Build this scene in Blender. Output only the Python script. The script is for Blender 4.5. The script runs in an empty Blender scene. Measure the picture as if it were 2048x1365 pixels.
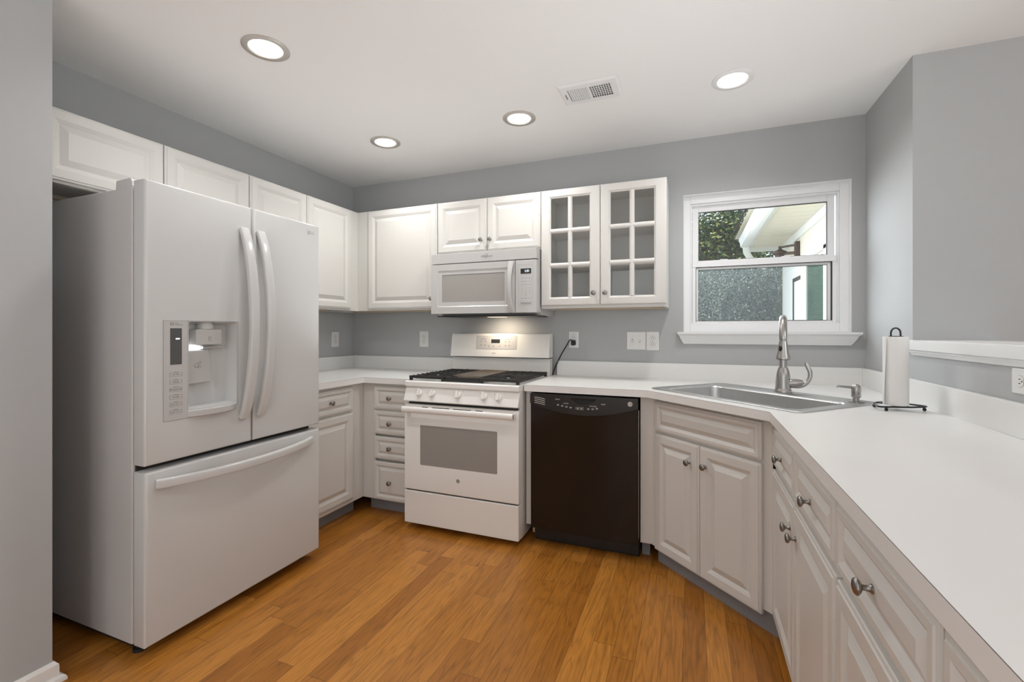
import bpy, bmesh, math, random
from mathutils import Vector, Matrix
from mathutils.geometry import tessellate_polygon
C = bpy.context.scene.collection
SC = bpy.context.scene
R = math.radians
random.seed(7)

# ------------------------------------------------------------------ camera
cd = bpy.data.cameras.new('camera'); cam = bpy.data.objects.new('camera', cd); C.objects.link(cam)
cam.location = (2.676, -3.109, 1.230)
cam.rotation_euler = (R(90), 0, R(21.547))
cd.sensor_width = 36; cd.lens = 36 * 912.97 / 2048; cd.shift_y = -(682.5 - 660.11) / 2048
cd.clip_start = 0.02
SC.camera = cam
# ------------------------------------------------------------------ world, sun, area lights, exposure
w = bpy.data.worlds.new('world'); SC.world = w; w.use_nodes = True
bg = w.node_tree.nodes['Background']; bg.inputs[0].default_value = (.80, .90, 1.0, 1); bg.inputs[1].default_value = 1.6


def lamp(name, kind, loc, energy, color=(1, 1, 1), rot=(0, 0, 0), **k):
    l = bpy.data.lights.new(name, kind); l.energy = energy; l.color = color
    for a, b in k.items(): setattr(l, a, b)
    o = bpy.data.objects.new(name, l); C.objects.link(o); o.location = loc; o.rotation_euler = rot
    return o


sun = lamp('sun', 'SUN', (0, 0, 9), 4.0, (1, .95, .86), angle=.01)
sun.rotation_euler = Vector((-.12, .5, -.85)).to_track_quat('-Z', 'Y').to_euler()
# area fills added behind and beside the kitchen, standing in for daylight
lamp('rear_fill', 'AREA', (3.4, -6.7, 1.35), 34, (.90, .96, 1), (R(90), 0, 0), shape='RECTANGLE', size=4.4, size_y=2.1)
lamp('dining_fill', 'AREA', (6.3, -3.6, 1.4), 55, (.88, .95, 1), (R(90), 0, R(90)), shape='RECTANGLE', size=3.2, size_y=2.0)
# upward area fills added inside the room to lighten the ceiling
lamp('ceiling_fill', 'AREA', (2.3, -4.6, .5), 33, (.87, .94, 1), (R(180), 0, 0), shape='DISK', size=2.5)
lamp('ceiling_fill_corner', 'AREA', (1.15, -1.05, 1.02), 1.4, (.92, .97, 1), (R(180), 0, 0), shape='DISK', size=.5, spread=R(130))
lamp('ceiling_fill_sink', 'AREA', (2.65, -1.5, 1.0), 3.2, (.92, .97, 1), (R(180), 0, 0), shape='DISK', size=.8, spread=R(140))
wfill = lamp('window_fill', 'AREA', (1.2, 2.4, 2.4), 165, (.90, .95, 1), shape='DISK', size=3.0)  # unseen lamp added outside to brighten the right wall through the window
wfill.rotation_euler = (Vector((3.45, -.35, 1.7)) - Vector((1.2, 2.4, 2.4))).to_track_quat('-Z', 'Y').to_euler()
SC.view_settings.view_transform = 'Standard'; SC.view_settings.look = 'None'
SC.view_settings.exposure = 0.19; SC.view_settings.gamma = 1.0; SC.view_settings.use_curve_mapping = False
try:
    SC.cycles.max_bounces = 10; SC.cycles.diffuse_bounces = 6; SC.cycles.sample_clamp_indirect = 6
    SC.cycles.use_denoising = True
except Exception:
    pass


# ------------------------------------------------------------------ materials
def srgb(r, g, b):
    f = lambda c: (c / 255 / 12.92) if c / 255 <= .04045 else ((c / 255 + .055) / 1.055) ** 2.4
    return (f(r), f(g), f(b), 1)


def mat(name, col, rough=.5, metal=0., emit=None, estr=1., bump=0., bscale=200., **k):
    m = bpy.data.materials.new(name); m.use_nodes = True
    nt = m.node_tree; p = nt.nodes['Principled BSDF']
    p.inputs['Base Color'].default_value = col if len(col) == 4 else (*col, 1)
    p.inputs['Roughness'].default_value = rough; p.inputs['Metallic'].default_value = metal
    if emit: p.inputs['Emission Color'].default_value = (*emit, 1); p.inputs['Emission Strength'].default_value = estr
    for a, b in k.items(): p.inputs[a.replace('_', ' ')].default_value = b
    if bump:
        n = nt.nodes.new('ShaderNodeTexNoise'); n.inputs['Scale'].default_value = bscale
        n.inputs['Detail'].default_value = 2
        tc = nt.nodes.new('ShaderNodeTexCoord'); nt.links.new(tc.outputs['Object'], n.inputs['Vector'])
        b = nt.nodes.new('ShaderNodeBump'); b.inputs['Strength'].default_value = bump; b.inputs['Distance'].default_value = .002
        nt.links.new(n.outputs['Fac'], b.inputs['Height']); nt.links.new(b.outputs['Normal'], p.inputs['Normal'])
    return m


def mottle(m, amount=.06, scale=3., detail=3):
    """slow tonal variation of the surface itself"""
    nt = m.node_tree; p = nt.nodes['Principled BSDF']; c = tuple(p.inputs['Base Color'].default_value)
    n = nt.nodes.new('ShaderNodeTexNoise'); n.inputs['Scale'].default_value = scale; n.inputs['Detail'].default_value = detail
    tc = nt.nodes.new('ShaderNodeTexCoord'); nt.links.new(tc.outputs['Object'], n.inputs['Vector'])
    mx = nt.nodes.new('ShaderNodeMix'); mx.data_type = 'RGBA'
    mx.inputs[6].default_value = tuple(x * (1 - amount) for x in c[:3]) + (1,)
    mx.inputs[7].default_value = tuple(min(1, x * (1 + amount)) for x in c[:3]) + (1,)
    nt.links.new(n.outputs['Fac'], mx.inputs[0]); nt.links.new(mx.outputs[2], p.inputs['Base Color'])
    return m


WALL = mottle(mat('wall_paint_grey', (.43, .437, .438), .8, bump=.12, bscale=260), .015, 2)
CEIL = mat('ceiling_paint_white', (.87, .87, .865), .75, bump=.05, bscale=180)
TRIM = mat('trim_paint_white', (.80, .80, .80), .35)
CAB = mottle(mat('cabinet_thermofoil_white', (.640, .626, .594), .36), .012, 4)
CABIN = mat('cabinet_interior_white', (.74, .73, .715), .6)
WOODRAW = mat('raw_birch', (.60, .50, .38), .7)
LAM = mottle(mat('laminate_white', (.78, .775, .76), .33), .02, 6)
SEAM = mat('laminate_core_line', (.10, .085, .07), .7)
APPW = mat('appliance_white', (.74, .745, .74), .16)
FRIDGE = mat('refrigerator_white', (.58, .582, .572), .17)
APPS = mat('appliance_side_grey_white', (.56, .55, .54), .38, bump=.15, bscale=500)
APPT = mat('appliance_trim_white', (.50, .492, .478), .28)
ENAM = mat('enamel_white', (.80, .785, .755), .14)
GREYP = mat('printed_grey', (.20, .20, .20), .5)
LINEG = mat('printed_pale_grey', (.36, .36, .36), .5)
DARK = mat('dark_gap', (.015, .014, .013), .7)
BLACK = mat('black_plastic_gloss', (.012, .0075, .005), .13, Specular_IOR_Level=.32)
BLACKM = mat('black_plastic_satin', (.016, .014, .013), .30, Specular_IOR_Level=.4)
KICKB = mat('black_kick', (.006, .006, .006), .6)
IRON = mat('cast_iron', (.018, .017, .016), .55, bump=.2, bscale=300)
GRIDDLE = mottle(mat('griddle_aluminium', (.23, .19, .15), .34, .75), .25, 14)
STEEL = mottle(mat('brushed_steel', (.60, .60, .595), .33, 1.0), .06, 30)
NICKEL = mat('satin_nickel', (.44, .425, .405), .27, 1.0)
PEWTER = mat('pewter_knob', (.30, .285, .27), .30, 1.0)
TRIMN = mat('nickel_trim_ring', (.56, .53, .49), .38, .6)
OVENG = mat('oven_window_glass', (.30, .29, .275), .12)
MICG = mat('microwave_window_mesh', (.33, .315, .295), .22)
SCREEN = mat('display_dark', (.028, .029, .028), .15)
DISP = mat('fridge_display_grey', (.085, .085, .083), .18)
LED = mat('led_white', (.8, .8, .8), .4, emit=(.9, .95, 1), estr=3.0)
DIG = mat('display_digits', (.6, .7, .8), .4, emit=(.75, .88, 1), estr=2.2)
BULB = mat('lamp_lens', (.9, .9, .9), .4, emit=(1, .97, .93), estr=3.0)
HOODL = mat('cooktop_lamp_lens', (.9, .85, .75), .4, emit=(1, .86, .68), estr=1.0)
PLATE = mat('outlet_plate_white', (.76, .75, .73), .35)
PAPER = mat('paper_towel', (.82, .81, .79), .95, bump=.5, bscale=90)
WIRE = mat('black_wire', (.02, .02, .021), .35, .4)
RUB = mat('black_rubber', (.012, .012, .012), .6)
KICKG = mottle(mat('grey_vinyl_kick', (.24, .245, .255), .5), .12, 12)
BASE = mat('baseboard_white', (.78, .76, .73), .35)
VINYL = mat('window_vinyl_white', (.84, .845, .85), .35)
GASKET = mat('window_gasket', (.03, .03, .03), .6)
SOFFIT = mat('exterior_trim_cream', (.70, .66, .56), .5)
SIDING = mat('exterior_siding_cream', (.68, .64, .54), .6)
XWHITE = mat('exterior_white', (.70, .72, .70), .5)
XGLASS = mottle(mat('door_glass_reflection', (.035, .075, .05), .06), .5, 5)  # green reflection in the pane put into its colour
BRONZE = mat('lantern_bronze', (.05, .033, .022), .5, .5)
GROUND_BOUNCE = mottle(mat('pale_ground_bounce', (.52, .50, .45), .9), .1, 5)  # unseen ground, made pale to bounce sunlight onto the soffit
BARK = mat('bark', (.06, .045, .035), .9)


def glass(name, tint=(1, 1, 1)):
    m = bpy.data.materials.new(name); m.use_nodes = True; nt = m.node_tree; nt.nodes.clear()
    o = nt.nodes.new('ShaderNodeOutputMaterial'); t = nt.nodes.new('ShaderNodeBsdfTransparent'); t.inputs[0].default_value = (*tint, 1)
    g = nt.nodes.new('ShaderNodeBsdfGlossy'); g.inputs['Roughness'].default_value = .02
    f = nt.nodes.new('ShaderNodeLayerWeight'); pw = nt.nodes.new('ShaderNodeMath'); pw.operation = 'POWER'; pw.inputs[1].default_value = 4
    ma = nt.nodes.new('ShaderNodeMath'); ma.operation = 'MULTIPLY_ADD'; ma.inputs[1].default_value = .8; ma.inputs[2].default_value = .04
    nt.links.new(f.outputs['Facing'], pw.inputs[0]); nt.links.new(pw.outputs[0], ma.inputs[0])
    x = nt.nodes.new('ShaderNodeMixShader')
    nt.links.new(ma.outputs[0], x.inputs[0]); nt.links.new(t.outputs[0], x.inputs[1]); nt.links.new(g.outputs[0], x.inputs[2])
    nt.links.new(x.outputs[0], o.inputs[0]); return m


GLASS = glass('clear_glass', (.97, .98, .975))
CGLASS = glass('cabinet_glass', (.95, .955, .95))


def leafmat(name, ramp, rough=.55, trans=.35):
    m = bpy.data.materials.new(name); m.use_nodes = True; nt = m.node_tree; p = nt.nodes['Principled BSDF']
    g = nt.nodes.new('ShaderNodeNewGeometry'); r = nt.nodes.new('ShaderNodeValToRGB')
    els = r.color_ramp.elements
    while len(els) < len(ramp): els.new(.5)
    for e, (pos, c) in zip(els, ramp): e.position = pos; e.color = (*c, 1)
    nt.links.new(g.outputs['Random Per Island'], r.inputs[0]); nt.links.new(r.outputs[0], p.inputs['Base Color'])
    p.inputs['Roughness'].default_value = rough
    t = nt.nodes.new('ShaderNodeBsdfTranslucent'); nt.links.new(r.outputs[0], t.inputs[0])
    x = nt.nodes.new('ShaderNodeMixShader'); x.inputs[0].default_value = trans
    o = nt.nodes['Material Output']
    nt.links.new(p.outputs[0], x.inputs[1]); nt.links.new(t.outputs[0], x.inputs[2]); nt.links.new(x.outputs[0], o.inputs[0])
    return m


LEAF = leafmat('tree_leaves', [(0, (.008, .022, .012)), (.5, (.018, .05, .022)), (.82, (.05, .10, .03)), (.93, (.22, .27, .05)), (1, (.6, .6, .25))])
HEDGE = leafmat('shrub_leaves', [(0, (.10, .13, .14)), (.4, (.14, .18, .17)), (.75, (.20, .24, .26)), (.95, (.26, .33, .24)), (1, (.6, .66, .66))], trans=.2)  # leaf colours greyed to take in the reflection on the pane


def wood_floor():
    m = bpy.data.materials.new('oak_strip_floor'); m.use_nodes = True; nt = m.node_tree; p = nt.nodes['Principled BSDF']
    L = nt.links.new

    def mth(op, a, b=None):
        n = nt.nodes.new('ShaderNodeMath'); n.operation = op
        for i, v in enumerate((a, b)):
            if v is None: continue
            if isinstance(v, (int, float)): n.inputs[i].default_value = v
            else: L(v, n.inputs[i])
        return n.outputs[0]
    tc = nt.nodes.new('ShaderNodeTexCoord'); sx = nt.nodes.new('ShaderNodeSeparateXYZ'); L(tc.outputs['Object'], sx.inputs[0])
    X, Y = sx.outputs[0], sx.outputs[1]
    u = mth('DIVIDE', X, .0826); ix = mth('FLOOR', u); fx = mth('FRACT', u)
    wn = nt.nodes.new('ShaderNodeTexWhiteNoise'); wn.noise_dimensions = '1D'; L(ix, wn.inputs['W'])
    off = mth('MULTIPLY', wn.outputs['Value'], 7.3)
    v = mth('ADD', mth('DIVIDE', Y, .92), off); iy = mth('FLOOR', v); fy = mth('FRACT', v)
    cb = nt.nodes.new('ShaderNodeCombineXYZ'); L(ix, cb.inputs[0]); L(iy, cb.inputs[1])
    w2 = nt.nodes.new('ShaderNodeTexWhiteNoise'); w2.noise_dimensions = '2D'; L(cb.outputs[0], w2.inputs['Vector'])
    # board tone
    rp = nt.nodes.new('ShaderNodeValToRGB'); e = rp.color_ramp.elements
    e[0].position = 0; e[0].color = (.325, .118, .015, 1); e[1].position = 1; e[1].color = (.50, .205, .034, 1)
    e2 = e.new(.5); e2.color = (.405, .157, .022, 1)
    L(w2.outputs['Value'], rp.inputs[0])
    # grain: long fine streaks plus cathedral figure
    gv = nt.nodes.new('ShaderNodeCombineXYZ')
    L(mth('MULTIPLY', X, 1.0), gv.inputs[0]); L(mth('MULTIPLY', Y, .09), gv.inputs[1]); L(mth('MULTIPLY', w2.outputs['Value'], 31.0), gv.inputs[2])
    n1 = nt.nodes.new('ShaderNodeTexNoise'); n1.inputs['Scale'].default_value = 140; n1.inputs['Detail'].default_value = 4; L(gv.outputs[0], n1.inputs['Vector'])
    n2 = nt.nodes.new('ShaderNodeTexNoise'); n2.inputs['Scale'].default_value = 16; n2.inputs['Detail'].default_value = 2; L(gv.outputs[0], n2.inputs['Vector'])
    rings = mth('FRACT', mth('MULTIPLY', n2.outputs['Fac'], 9.0))
    rings = mth('ABSOLUTE', mth('SUBTRACT', rings, .5))
    rings = mth('MULTIPLY', mth('POWER', mth('MULTIPLY', rings, 2.0), 3.0), .55)
    g = mth('SUBTRACT', mth('ADD', .62, mth('MULTIPLY', n1.outputs['Fac'], .72)), mth('MULTIPLY', rings, .5))
    mul = nt.nodes.new('ShaderNodeMix'); mul.data_type = 'RGBA'; mul.blend_type = 'MULTIPLY'; mul.inputs[0].default_value = 1
    cg = nt.nodes.new('ShaderNodeCombineColor'); L(g, cg.inputs[0]); L(g, cg.inputs[1]); L(g, cg.inputs[2])
    L(rp.outputs[0], mul.inputs[6]); L(cg.outputs[0], mul.inputs[7])
    # joints
    ex = mth('MINIMUM', fx, mth('SUBTRACT', 1.0, fx)); ey = mth('MINIMUM', fy, mth('SUBTRACT', 1.0, fy))
    jx = mth('LESS_THAN', ex, .012); jy = mth('LESS_THAN', ey, .0013); j = mth('MULTIPLY', mth('MAXIMUM', jx, jy), .62)
    m2 = nt.nodes.new('ShaderNodeMix'); m2.data_type = 'RGBA'; L(j, m2.inputs[0]); L(mul.outputs[2], m2.inputs[6]); m2.inputs[7].default_value = (.05, .02, .006, 1)
    L(m2.outputs[2], p.inputs['Base Color'])
    L(mth('ADD', .24, mth('MULTIPLY', n1.outputs['Fac'], .14)), p.inputs['Roughness'])
    b = nt.nodes.new('ShaderNodeBump'); b.inputs['Strength'].default_value = .25; b.inputs['Distance'].default_value = .001
    L(mth('SUBTRACT', mth('MULTIPLY', n1.outputs['Fac'], .3), j), b.inputs['Height']); L(b.outputs[0], p.inputs['Normal'])
    return m


FLOOR = wood_floor()

# ------------------------------------------------------------------ mesh helpers
WL = {}


class M:
    def __init__(s, m=None): s.v = []; s.f = []; s.fm = []; s.mats = []; s.m = m

    def add(s, vs, fs, m=None):
        m = m or s.m
        if m not in s.mats: s.mats.append(m)
        i = s.mats.index(m); o = len(s.v); s.v += [tuple(x) for x in vs]
        for f in fs: s.f.append([o + k for k in f]); s.fm.append(i)
        return s

    def box(s, a, b, m=None):
        x0, y0, z0 = a; x1, y1, z1 = b
        vs = [(x, y, z) for z in (z0, z1) for y in (y0, y1) for x in (x0, x1)]
        return s.add(vs, [(0, 2, 3, 1), (4, 5, 7, 6), (0, 1, 5, 4), (2, 6, 7, 3), (0, 4, 6, 2), (1, 3, 7, 5)], m)

    def prism(s, pts, ax, lo, hi, m=None):
        n = len(pts)
        q = {'z': lambda p, h: (p[0], p[1], h), 'x': lambda p, h: (h, p[0], p[1]), 'y': lambda p, h: (p[0], h, p[1])}[ax]
        vs = [q(p, lo) for p in pts] + [q(p, hi) for p in pts]
        tri = [tuple(t) for t in tessellate_polygon([[Vector((p[0], p[1], 0)) for p in pts]])]
        fs = list(tri) + [tuple(n + k for k in t) for t in tri] + [(i, (i + 1) % n, n + (i + 1) % n, n + i) for i in range(n)]
        return s.add(vs, fs, m)

    def holed(s, outer, holes, ax, lo, hi, m=None, walls=True):
        """plate lo..hi with holes"""
        loops = [outer] + holes; flat = [p for l in loops for p in l]; n = len(flat)
        q = {'z': lambda p, h: (p[0], p[1], h), 'x': lambda p, h: (h, p[0], p[1]), 'y': lambda p, h: (p[0], h, p[1])}[ax]
        tri = [tuple(t) for t in tessellate_polygon([[Vector((p[0], p[1], 0)) for p in l] for l in loops])]
        vs = [q(p, lo) for p in flat] + [q(p, hi) for p in flat]
        fs = list(tri) + [tuple(n + k for k in t) for t in tri]
        o = 0
        for l in loops:
            k = len(l); fs += [(o + i, o + (i + 1) % k, n + o + (i + 1) % k, n + o + i) for i in range(k)]; o += k
        return s.add(vs, fs, m)

    def loops(s, ls, m=None, cap0=True, cap1=True, ms=None):
        n = len(ls[0])
        for a in range(len(ls) - 1):
            s.add(ls[a] + ls[a + 1], [(i, (i + 1) % n, n + (i + 1) % n, n + i) for i in range(n)], (ms[a] if ms else m))
        if cap0: s.add(ls[0], [tuple(range(n))], ms[0] if ms else m)
        if cap1: s.add(ls[-1], [tuple(range(n))], ms[-1] if ms else m)
        return s

    def lathe(s, prof, c=(0, 0, 0), d=(0, 0, 1), n=20, m=None, cap0=True, cap1=True):
        q = Vector((0, 0, 1)).rotation_difference(Vector(d)).to_matrix(); c = Vector(c); ls = []
        for r, h in prof:
            ls.append([c + q @ Vector((r * math.cos(2 * math.pi * i / n), r * math.sin(2 * math.pi * i / n), h)) for i in range(n)])
        return s.loops(ls, m, cap0, cap1)

    def tube(s, path, rad, n=10, m=None, up=None, closed=False, sq=False):
        """rad: r, list of r, or list of (a,b) half axes; up fixes the b axis"""
        P = [Vector(p) for p in path]; N = len(P); ls = []
        T = []
        for i in range(N):
            if closed: t = P[(i + 1) % N] - P[i - 1]
            else: t = P[min(i + 1, N - 1)] - P[max(i - 1, 0)]
            T.append(t.normalized())
        u = Vector(up) if up else (Vector((0, 0, 1)) if abs(T[0].z) < .9 else Vector((1, 0, 0)))
        for i in range(N):
            if i and not up: u = u - T[i] * u.dot(T[i])
            b = (u - T[i] * u.dot(T[i])).normalized(); a = T[i].cross(b)
            if not up: u = b
            r = rad[i] if isinstance(rad, list) else rad
            ra, rb = r if isinstance(r, tuple) else (r, r)
            lp = []
            for k in range(n):
                th = 2 * math.pi * (k + .5) / n; cx, sy = math.cos(th), math.sin(th)
                if sq:
                    e = .35; cx = math.copysign(abs(cx) ** e, cx); sy = math.copysign(abs(sy) ** e, sy)
                lp.append(P[i] + a * (ra * cx) + b * (rb * sy))
            ls.append(lp)
        if closed: ls.append(ls[0])
        return s.loops(ls, m, not closed, not closed)

    def ball(s, c, r, m=None, n=12):
        return s.lathe([(max(1e-4, r * math.sin(math.pi * i / 8)), -r * math.cos(math.pi * i / 8)) for i in range(9)], c, n=n, m=m)

    def build(s, name, parent=None, world=True, bevel=0., seg=2, ang=40, loc=None, smooth=True, weld=True):
        me = bpy.data.meshes.new(name)
        off = WL.get(parent, Vector()) if world else Vector()
        if loc is not None: off = off + Vector(loc) if world else Vector(loc)
        me.from_pydata([tuple(Vector(v) - off) for v in s.v], [], s.f)
        for k in s.mats: me.materials.append(k)
        me.polygons.foreach_set('material_index', s.fm)
        bm = bmesh.new(); bm.from_mesh(me)
        if weld: bmesh.ops.remove_doubles(bm, verts=bm.verts, dist=1e-6)
        bmesh.ops.recalc_face_normals(bm, faces=bm.faces); bm.to_mesh(me); bm.free()
        if smooth:
            me.polygons.foreach_set('use_smooth', [True] * len(me.polygons)); me.set_sharp_from_angle(angle=R(ang))
        o = bpy.data.objects.new(name, me); C.objects.link(o)
        if parent: o.parent = parent
        if loc is not None: o.location = Vector(loc)
        WL[o] = WL.get(parent, Vector()) + (Vector(loc) if loc is not None else Vector())
        if bevel:
            b = o.modifiers.new('edge', 'BEVEL'); b.width = bevel; b.segments = seg; b.limit_method = 'ANGLE'; b.angle_limit = R(35)
            b.harden_normals = True
        return o


def tag(o, label, cat, group=None):
    o['label'] = label; o['category'] = cat
    if group: o['group'] = group
    return o


def thing(name, label, cat, loc=(0, 0, 0), rz=0., group=None):
    o = bpy.data.objects.new(name, None); C.objects.link(o); o.location = loc; o.rotation_euler = (0, 0, rz)
    o.empty_display_size = .1; WL[o] = Vector(loc); return tag(o, label, cat, group)


def struct(o, parent=None): o['kind'] = 'structure'; return o


def rbox(x0, x1, z0, z1, r, n=5):
    pts = []
    for cx, cz, a0 in ((x1 - r, z0 + r, -90), (x1 - r, z1 - r, 0), (x0 + r, z1 - r, 90), (x0 + r, z0 + r, 180)):
        for i in range(n + 1):
            a = R(a0 + 90 * i / n); pts.append((cx + r * math.cos(a), cz + r * math.sin(a)))
    return pts


def spline(pts, rads, k=4):
    P = [Vector(p) for p in pts]; out = []; ro = []; n = len(P)
    for i in range(n - 1):
        p0, p1, p2, p3 = P[max(i - 1, 0)], P[i], P[i + 1], P[min(i + 2, n - 1)]
        for j in range(k):
            t = j / k
            out.append(.5 * ((2 * p1) + (p2 - p0) * t + (2 * p0 - 5 * p1 + 4 * p2 - p3) * t * t + (3 * p1 - p0 - 3 * p2 + p3) * t ** 3))
            ro.append(tuple(a + (b - a) * t for a, b in zip(rads[i], rads[i + 1])))
    return out + [P[-1]], ro + [rads[-1]]


def circ(cx, cy, r, n=28): return [(cx + r * math.cos(2 * math.pi * i / n), cy + r * math.sin(2 * math.pi * i / n)) for i in range(n)]


def text(name, body, size, parent, loc, rot, m, ext=.0004, ax='CENTER', shear=0., sx=1.):
    c = bpy.data.curves.new(name, 'FONT'); c.body = body; c.size = size; c.align_x = ax; c.align_y = 'CENTER'; c.extrude = ext; c.shear = shear
    t = bpy.data.objects.new(name + '_tmp', c); C.objects.link(t)
    dg = bpy.context.evaluated_depsgraph_get(); me = bpy.data.meshes.new_from_object(t.evaluated_get(dg))
    bpy.data.objects.remove(t); bpy.data.curves.remove(c)
    me.name = name; me.materials.clear(); me.materials.append(m)
    o = bpy.data.objects.new(name, me); C.objects.link(o); o.parent = parent
    o.location = Vector(loc) - WL.get(parent, Vector()); o.rotation_euler = rot; o.scale = (sx, 1, 1); WL[o] = Vector(loc); return o


FY = (R(90), 0, 0)            # lettering on a face that looks towards -y
FX = (R(90), 0, R(90))        # lettering on a face that looks towards +x

# ------------------------------------------------------------------ room shell
W, HC = 3.58, 2.4404
SLX, SLY = 6.6, -7.0
struct(M(FLOOR).box((-.15, SLY, -.1), (SLX, .15, 0)).build('floor', smooth=False))
LIGHTS = [(.972, -1.673), (.837, -.672), (1.755, -.665), (2.857, -.665)]
BACK_FILL = [(1.9, -3.9), (3.0, -5.2), (1.3, -5.4), (5.0, -2.6)]
cm = M(CEIL)
cm.holed([(-.15, SLY), (SLX, SLY), (SLX, .15), (-.15, .15)], [circ(x, y, .071)[::-1] for x, y in LIGHTS], 'z', HC, HC + .014)
cm.box((-.15, SLY, HC + .14), (SLX, .15, HC + .2))  # unseen slab added over the ceiling to block the sky
struct(cm.build('ceiling', smooth=False))
WX0, WX1, WZ0, WZ1 = 2.624, 3.515, 1.216, 2.087
wb = M(WALL)
wb.holed([(-.15, 0), (W, 0), (W, HC + .2), (-.15, HC + .2)], [[(WX0, WZ0), (WX0, WZ1), (WX1, WZ1), (WX1, WZ0)]], 'y', 0, .15)
struct(wb.build('wall_back', smooth=False))
struct(M(WALL).box((-.15, -2.217, 0), (0, 0, HC + .2)).build('wall_left', smooth=False))
struct(M(WALL).box((-.15, SLY, 0), (.60, -2.217, HC + .2)).build('wall_near', smooth=False))
struct(M(WALL).box((W, -.588, 0), (SLX, .15, HC + .2)).build('wall_right', smooth=False))
struct(M(WALL).box((W, -3.3, 0), (W + .12, -.588, 1.143)).build('wall_half', smooth=False))
struct(M(WALL).box((-.15, SLY - .15, 0), (SLX, SLY, HC + .2)).build('wall_rear', smooth=False))
struct(M(WALL).box((SLX, SLY - .15, 0), (SLX + .15, .15, HC + .2)).build('wall_dining', smooth=False))
# baseboard of the near wall: body, top cove, quarter round, wrapping the wall end
bb = M(BASE)


def base_loop(off, z): return [(.60 + off, SLY, z), (.60 + off, -2.217 + off, z), (.02, -2.217 + off, z)]


prof = [(.0005, .072), (.004, .072), (.008, .066), (.0125, .060), (.0135, .052), (.0135, .022), (.020, .021), (.026, .016), (.029, .008), (.029, .0)]
pl = [base_loop(a, z) for a, z in prof]
for a in range(len(pl) - 1):
    bb.add(pl[a] + pl[a + 1], [(0, 1, 4, 3), (1, 2, 5, 4)])
struct(bb.build('baseboard_near', ang=25))

# ------------------------------------------------------------------ window
YF = .04
win = bpy.data.objects.new('window_1', None); C.objects.link(win); struct(win); win.location = (3.07, .06, WZ0); WL[win] = Vector((3.07, .06, WZ0))


def ring(m, x0, x1, z0, z1, wl, wr, wb_, wt, ya, yb):
    m.box((x0, ya, z0), (x0 + wl, yb, z1)); m.box((x1 - wr, ya, z0), (x1, yb, z1))
    m.box((x0 + wl, ya, z0), (x1 - wr, yb, z0 + wb_)); m.box((x0 + wl, ya, z1 - wt), (x1 - wr, yb, z1)); return m


fr = M(VINYL)
ring(fr, WX0 + .001, WX1 - .001, WZ0, WZ1, .040, .045, .055, .050, YF, .13)
ring(fr, WX0 + .041, WX1 - .046, WZ0 + .055, WZ1 - .050, .010, .010, .010, .012, YF + .012, .13)
fr.build('window_frame', win, bevel=.002, weld=False)
up = M(VINYL); ring(up, 2.676, 3.452, 1.640, 2.026, .038, .038, .036, .040, YF + .035, YF + .06); us = up.build('upper_sash', win, bevel=.002, weld=False)
g = M(GASKET); ring(g, 2.713, 3.415, 1.675, 1.987, .002, .003, .001, .003, YF + .034, YF + .05); g.build('glazing_bead', us)
M(GLASS).box((2.712, YF + .048, 1.674), (3.416, YF + .051, 1.988)).build('pane', us)
lo = M(VINYL); ring(lo, 2.676, 3.455, 1.268, 1.664, .022, .022, .018, .034, YF + .006, YF + .030)
lo.box((2.676, YF + .002, 1.630), (3.455, YF + .012, 1.664)); ls_ = lo.build('lower_sash', win, bevel=.002, weld=False)
g = M(GASKET); ring(g, 2.697, 3.434, 1.285, 1.631, .002, .006, .001, .004, YF + .005, YF + .02)
ring(g, 2.712, 3.411, 1.288, 1.613, .0015, .002, .001, .003, YF + .0145, YF + .022); g.build('glazing_bead', ls_)
g = M(VINYL); ring(g, 2.699, 3.428, 1.286, 1.627, .014, .018, .003, .015, YF + .016, YF + .026); g.build('glazing_stop', ls_)
M(GLASS).box((2.712, YF + .020, 1.287), (3.412, YF + .023, 1.613)).build('pane', ls_)
for lx in (2.86, 3.20):
    sl = M(VINYL).prism([(lx - .032, 1.664), (lx + .032, 1.664), (lx + .02, 1.675), (lx - .02, 1.675)], 'y', YF + .008, YF + .03)
    sl.build('sash_lock', win, bevel=.002)
# reveal lining and sill with bevelled apron ends
rv = M(TRIM); t = .004
rv.box((WX0, .001, WZ1 - t), (WX1, YF, WZ1)); rv.box((WX1 - t, .001, WZ0), (WX1, YF, WZ1 - t)); rv.box((WX0, .001, WZ0), (WX0 + t, YF, WZ1 - t))
rv.build('window_reveal', win)
si = M(TRIM)
sec = [(.010, 0, 1.141), (.014, .008, 1.150), (.022, .020, 1.172), (.027, .030, 1.194), (.034, .036, 1.199), (.042, .040, 1.204), (.043, .040, 1.2165)]
rows = []
for d, e, z in sec:
    x0, x1 = 2.626 - e * .95, 3.508 + e * 1.2
    rows.append([(x0, -.0005, z), (x0, -d - .004, z), (x1, -d - .004, z), (x1, -.0005, z)])
si.loops(rows)
si.box((WX0 + .004, -.001, WZ0 - .01), (WX1 - .004, YF, WZ0 + .0005))
si.build('window_sill', win, bevel=.0015)


# ------------------------------------------------------------------ cabinets
def rect(x0, x1, z0, z1, i, y): return [(x0 + i, y, z0 + i), (x1 - i, y, z0 + i), (x1 - i, y, z1 - i), (x0 + i, y, z1 - i)]


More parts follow.
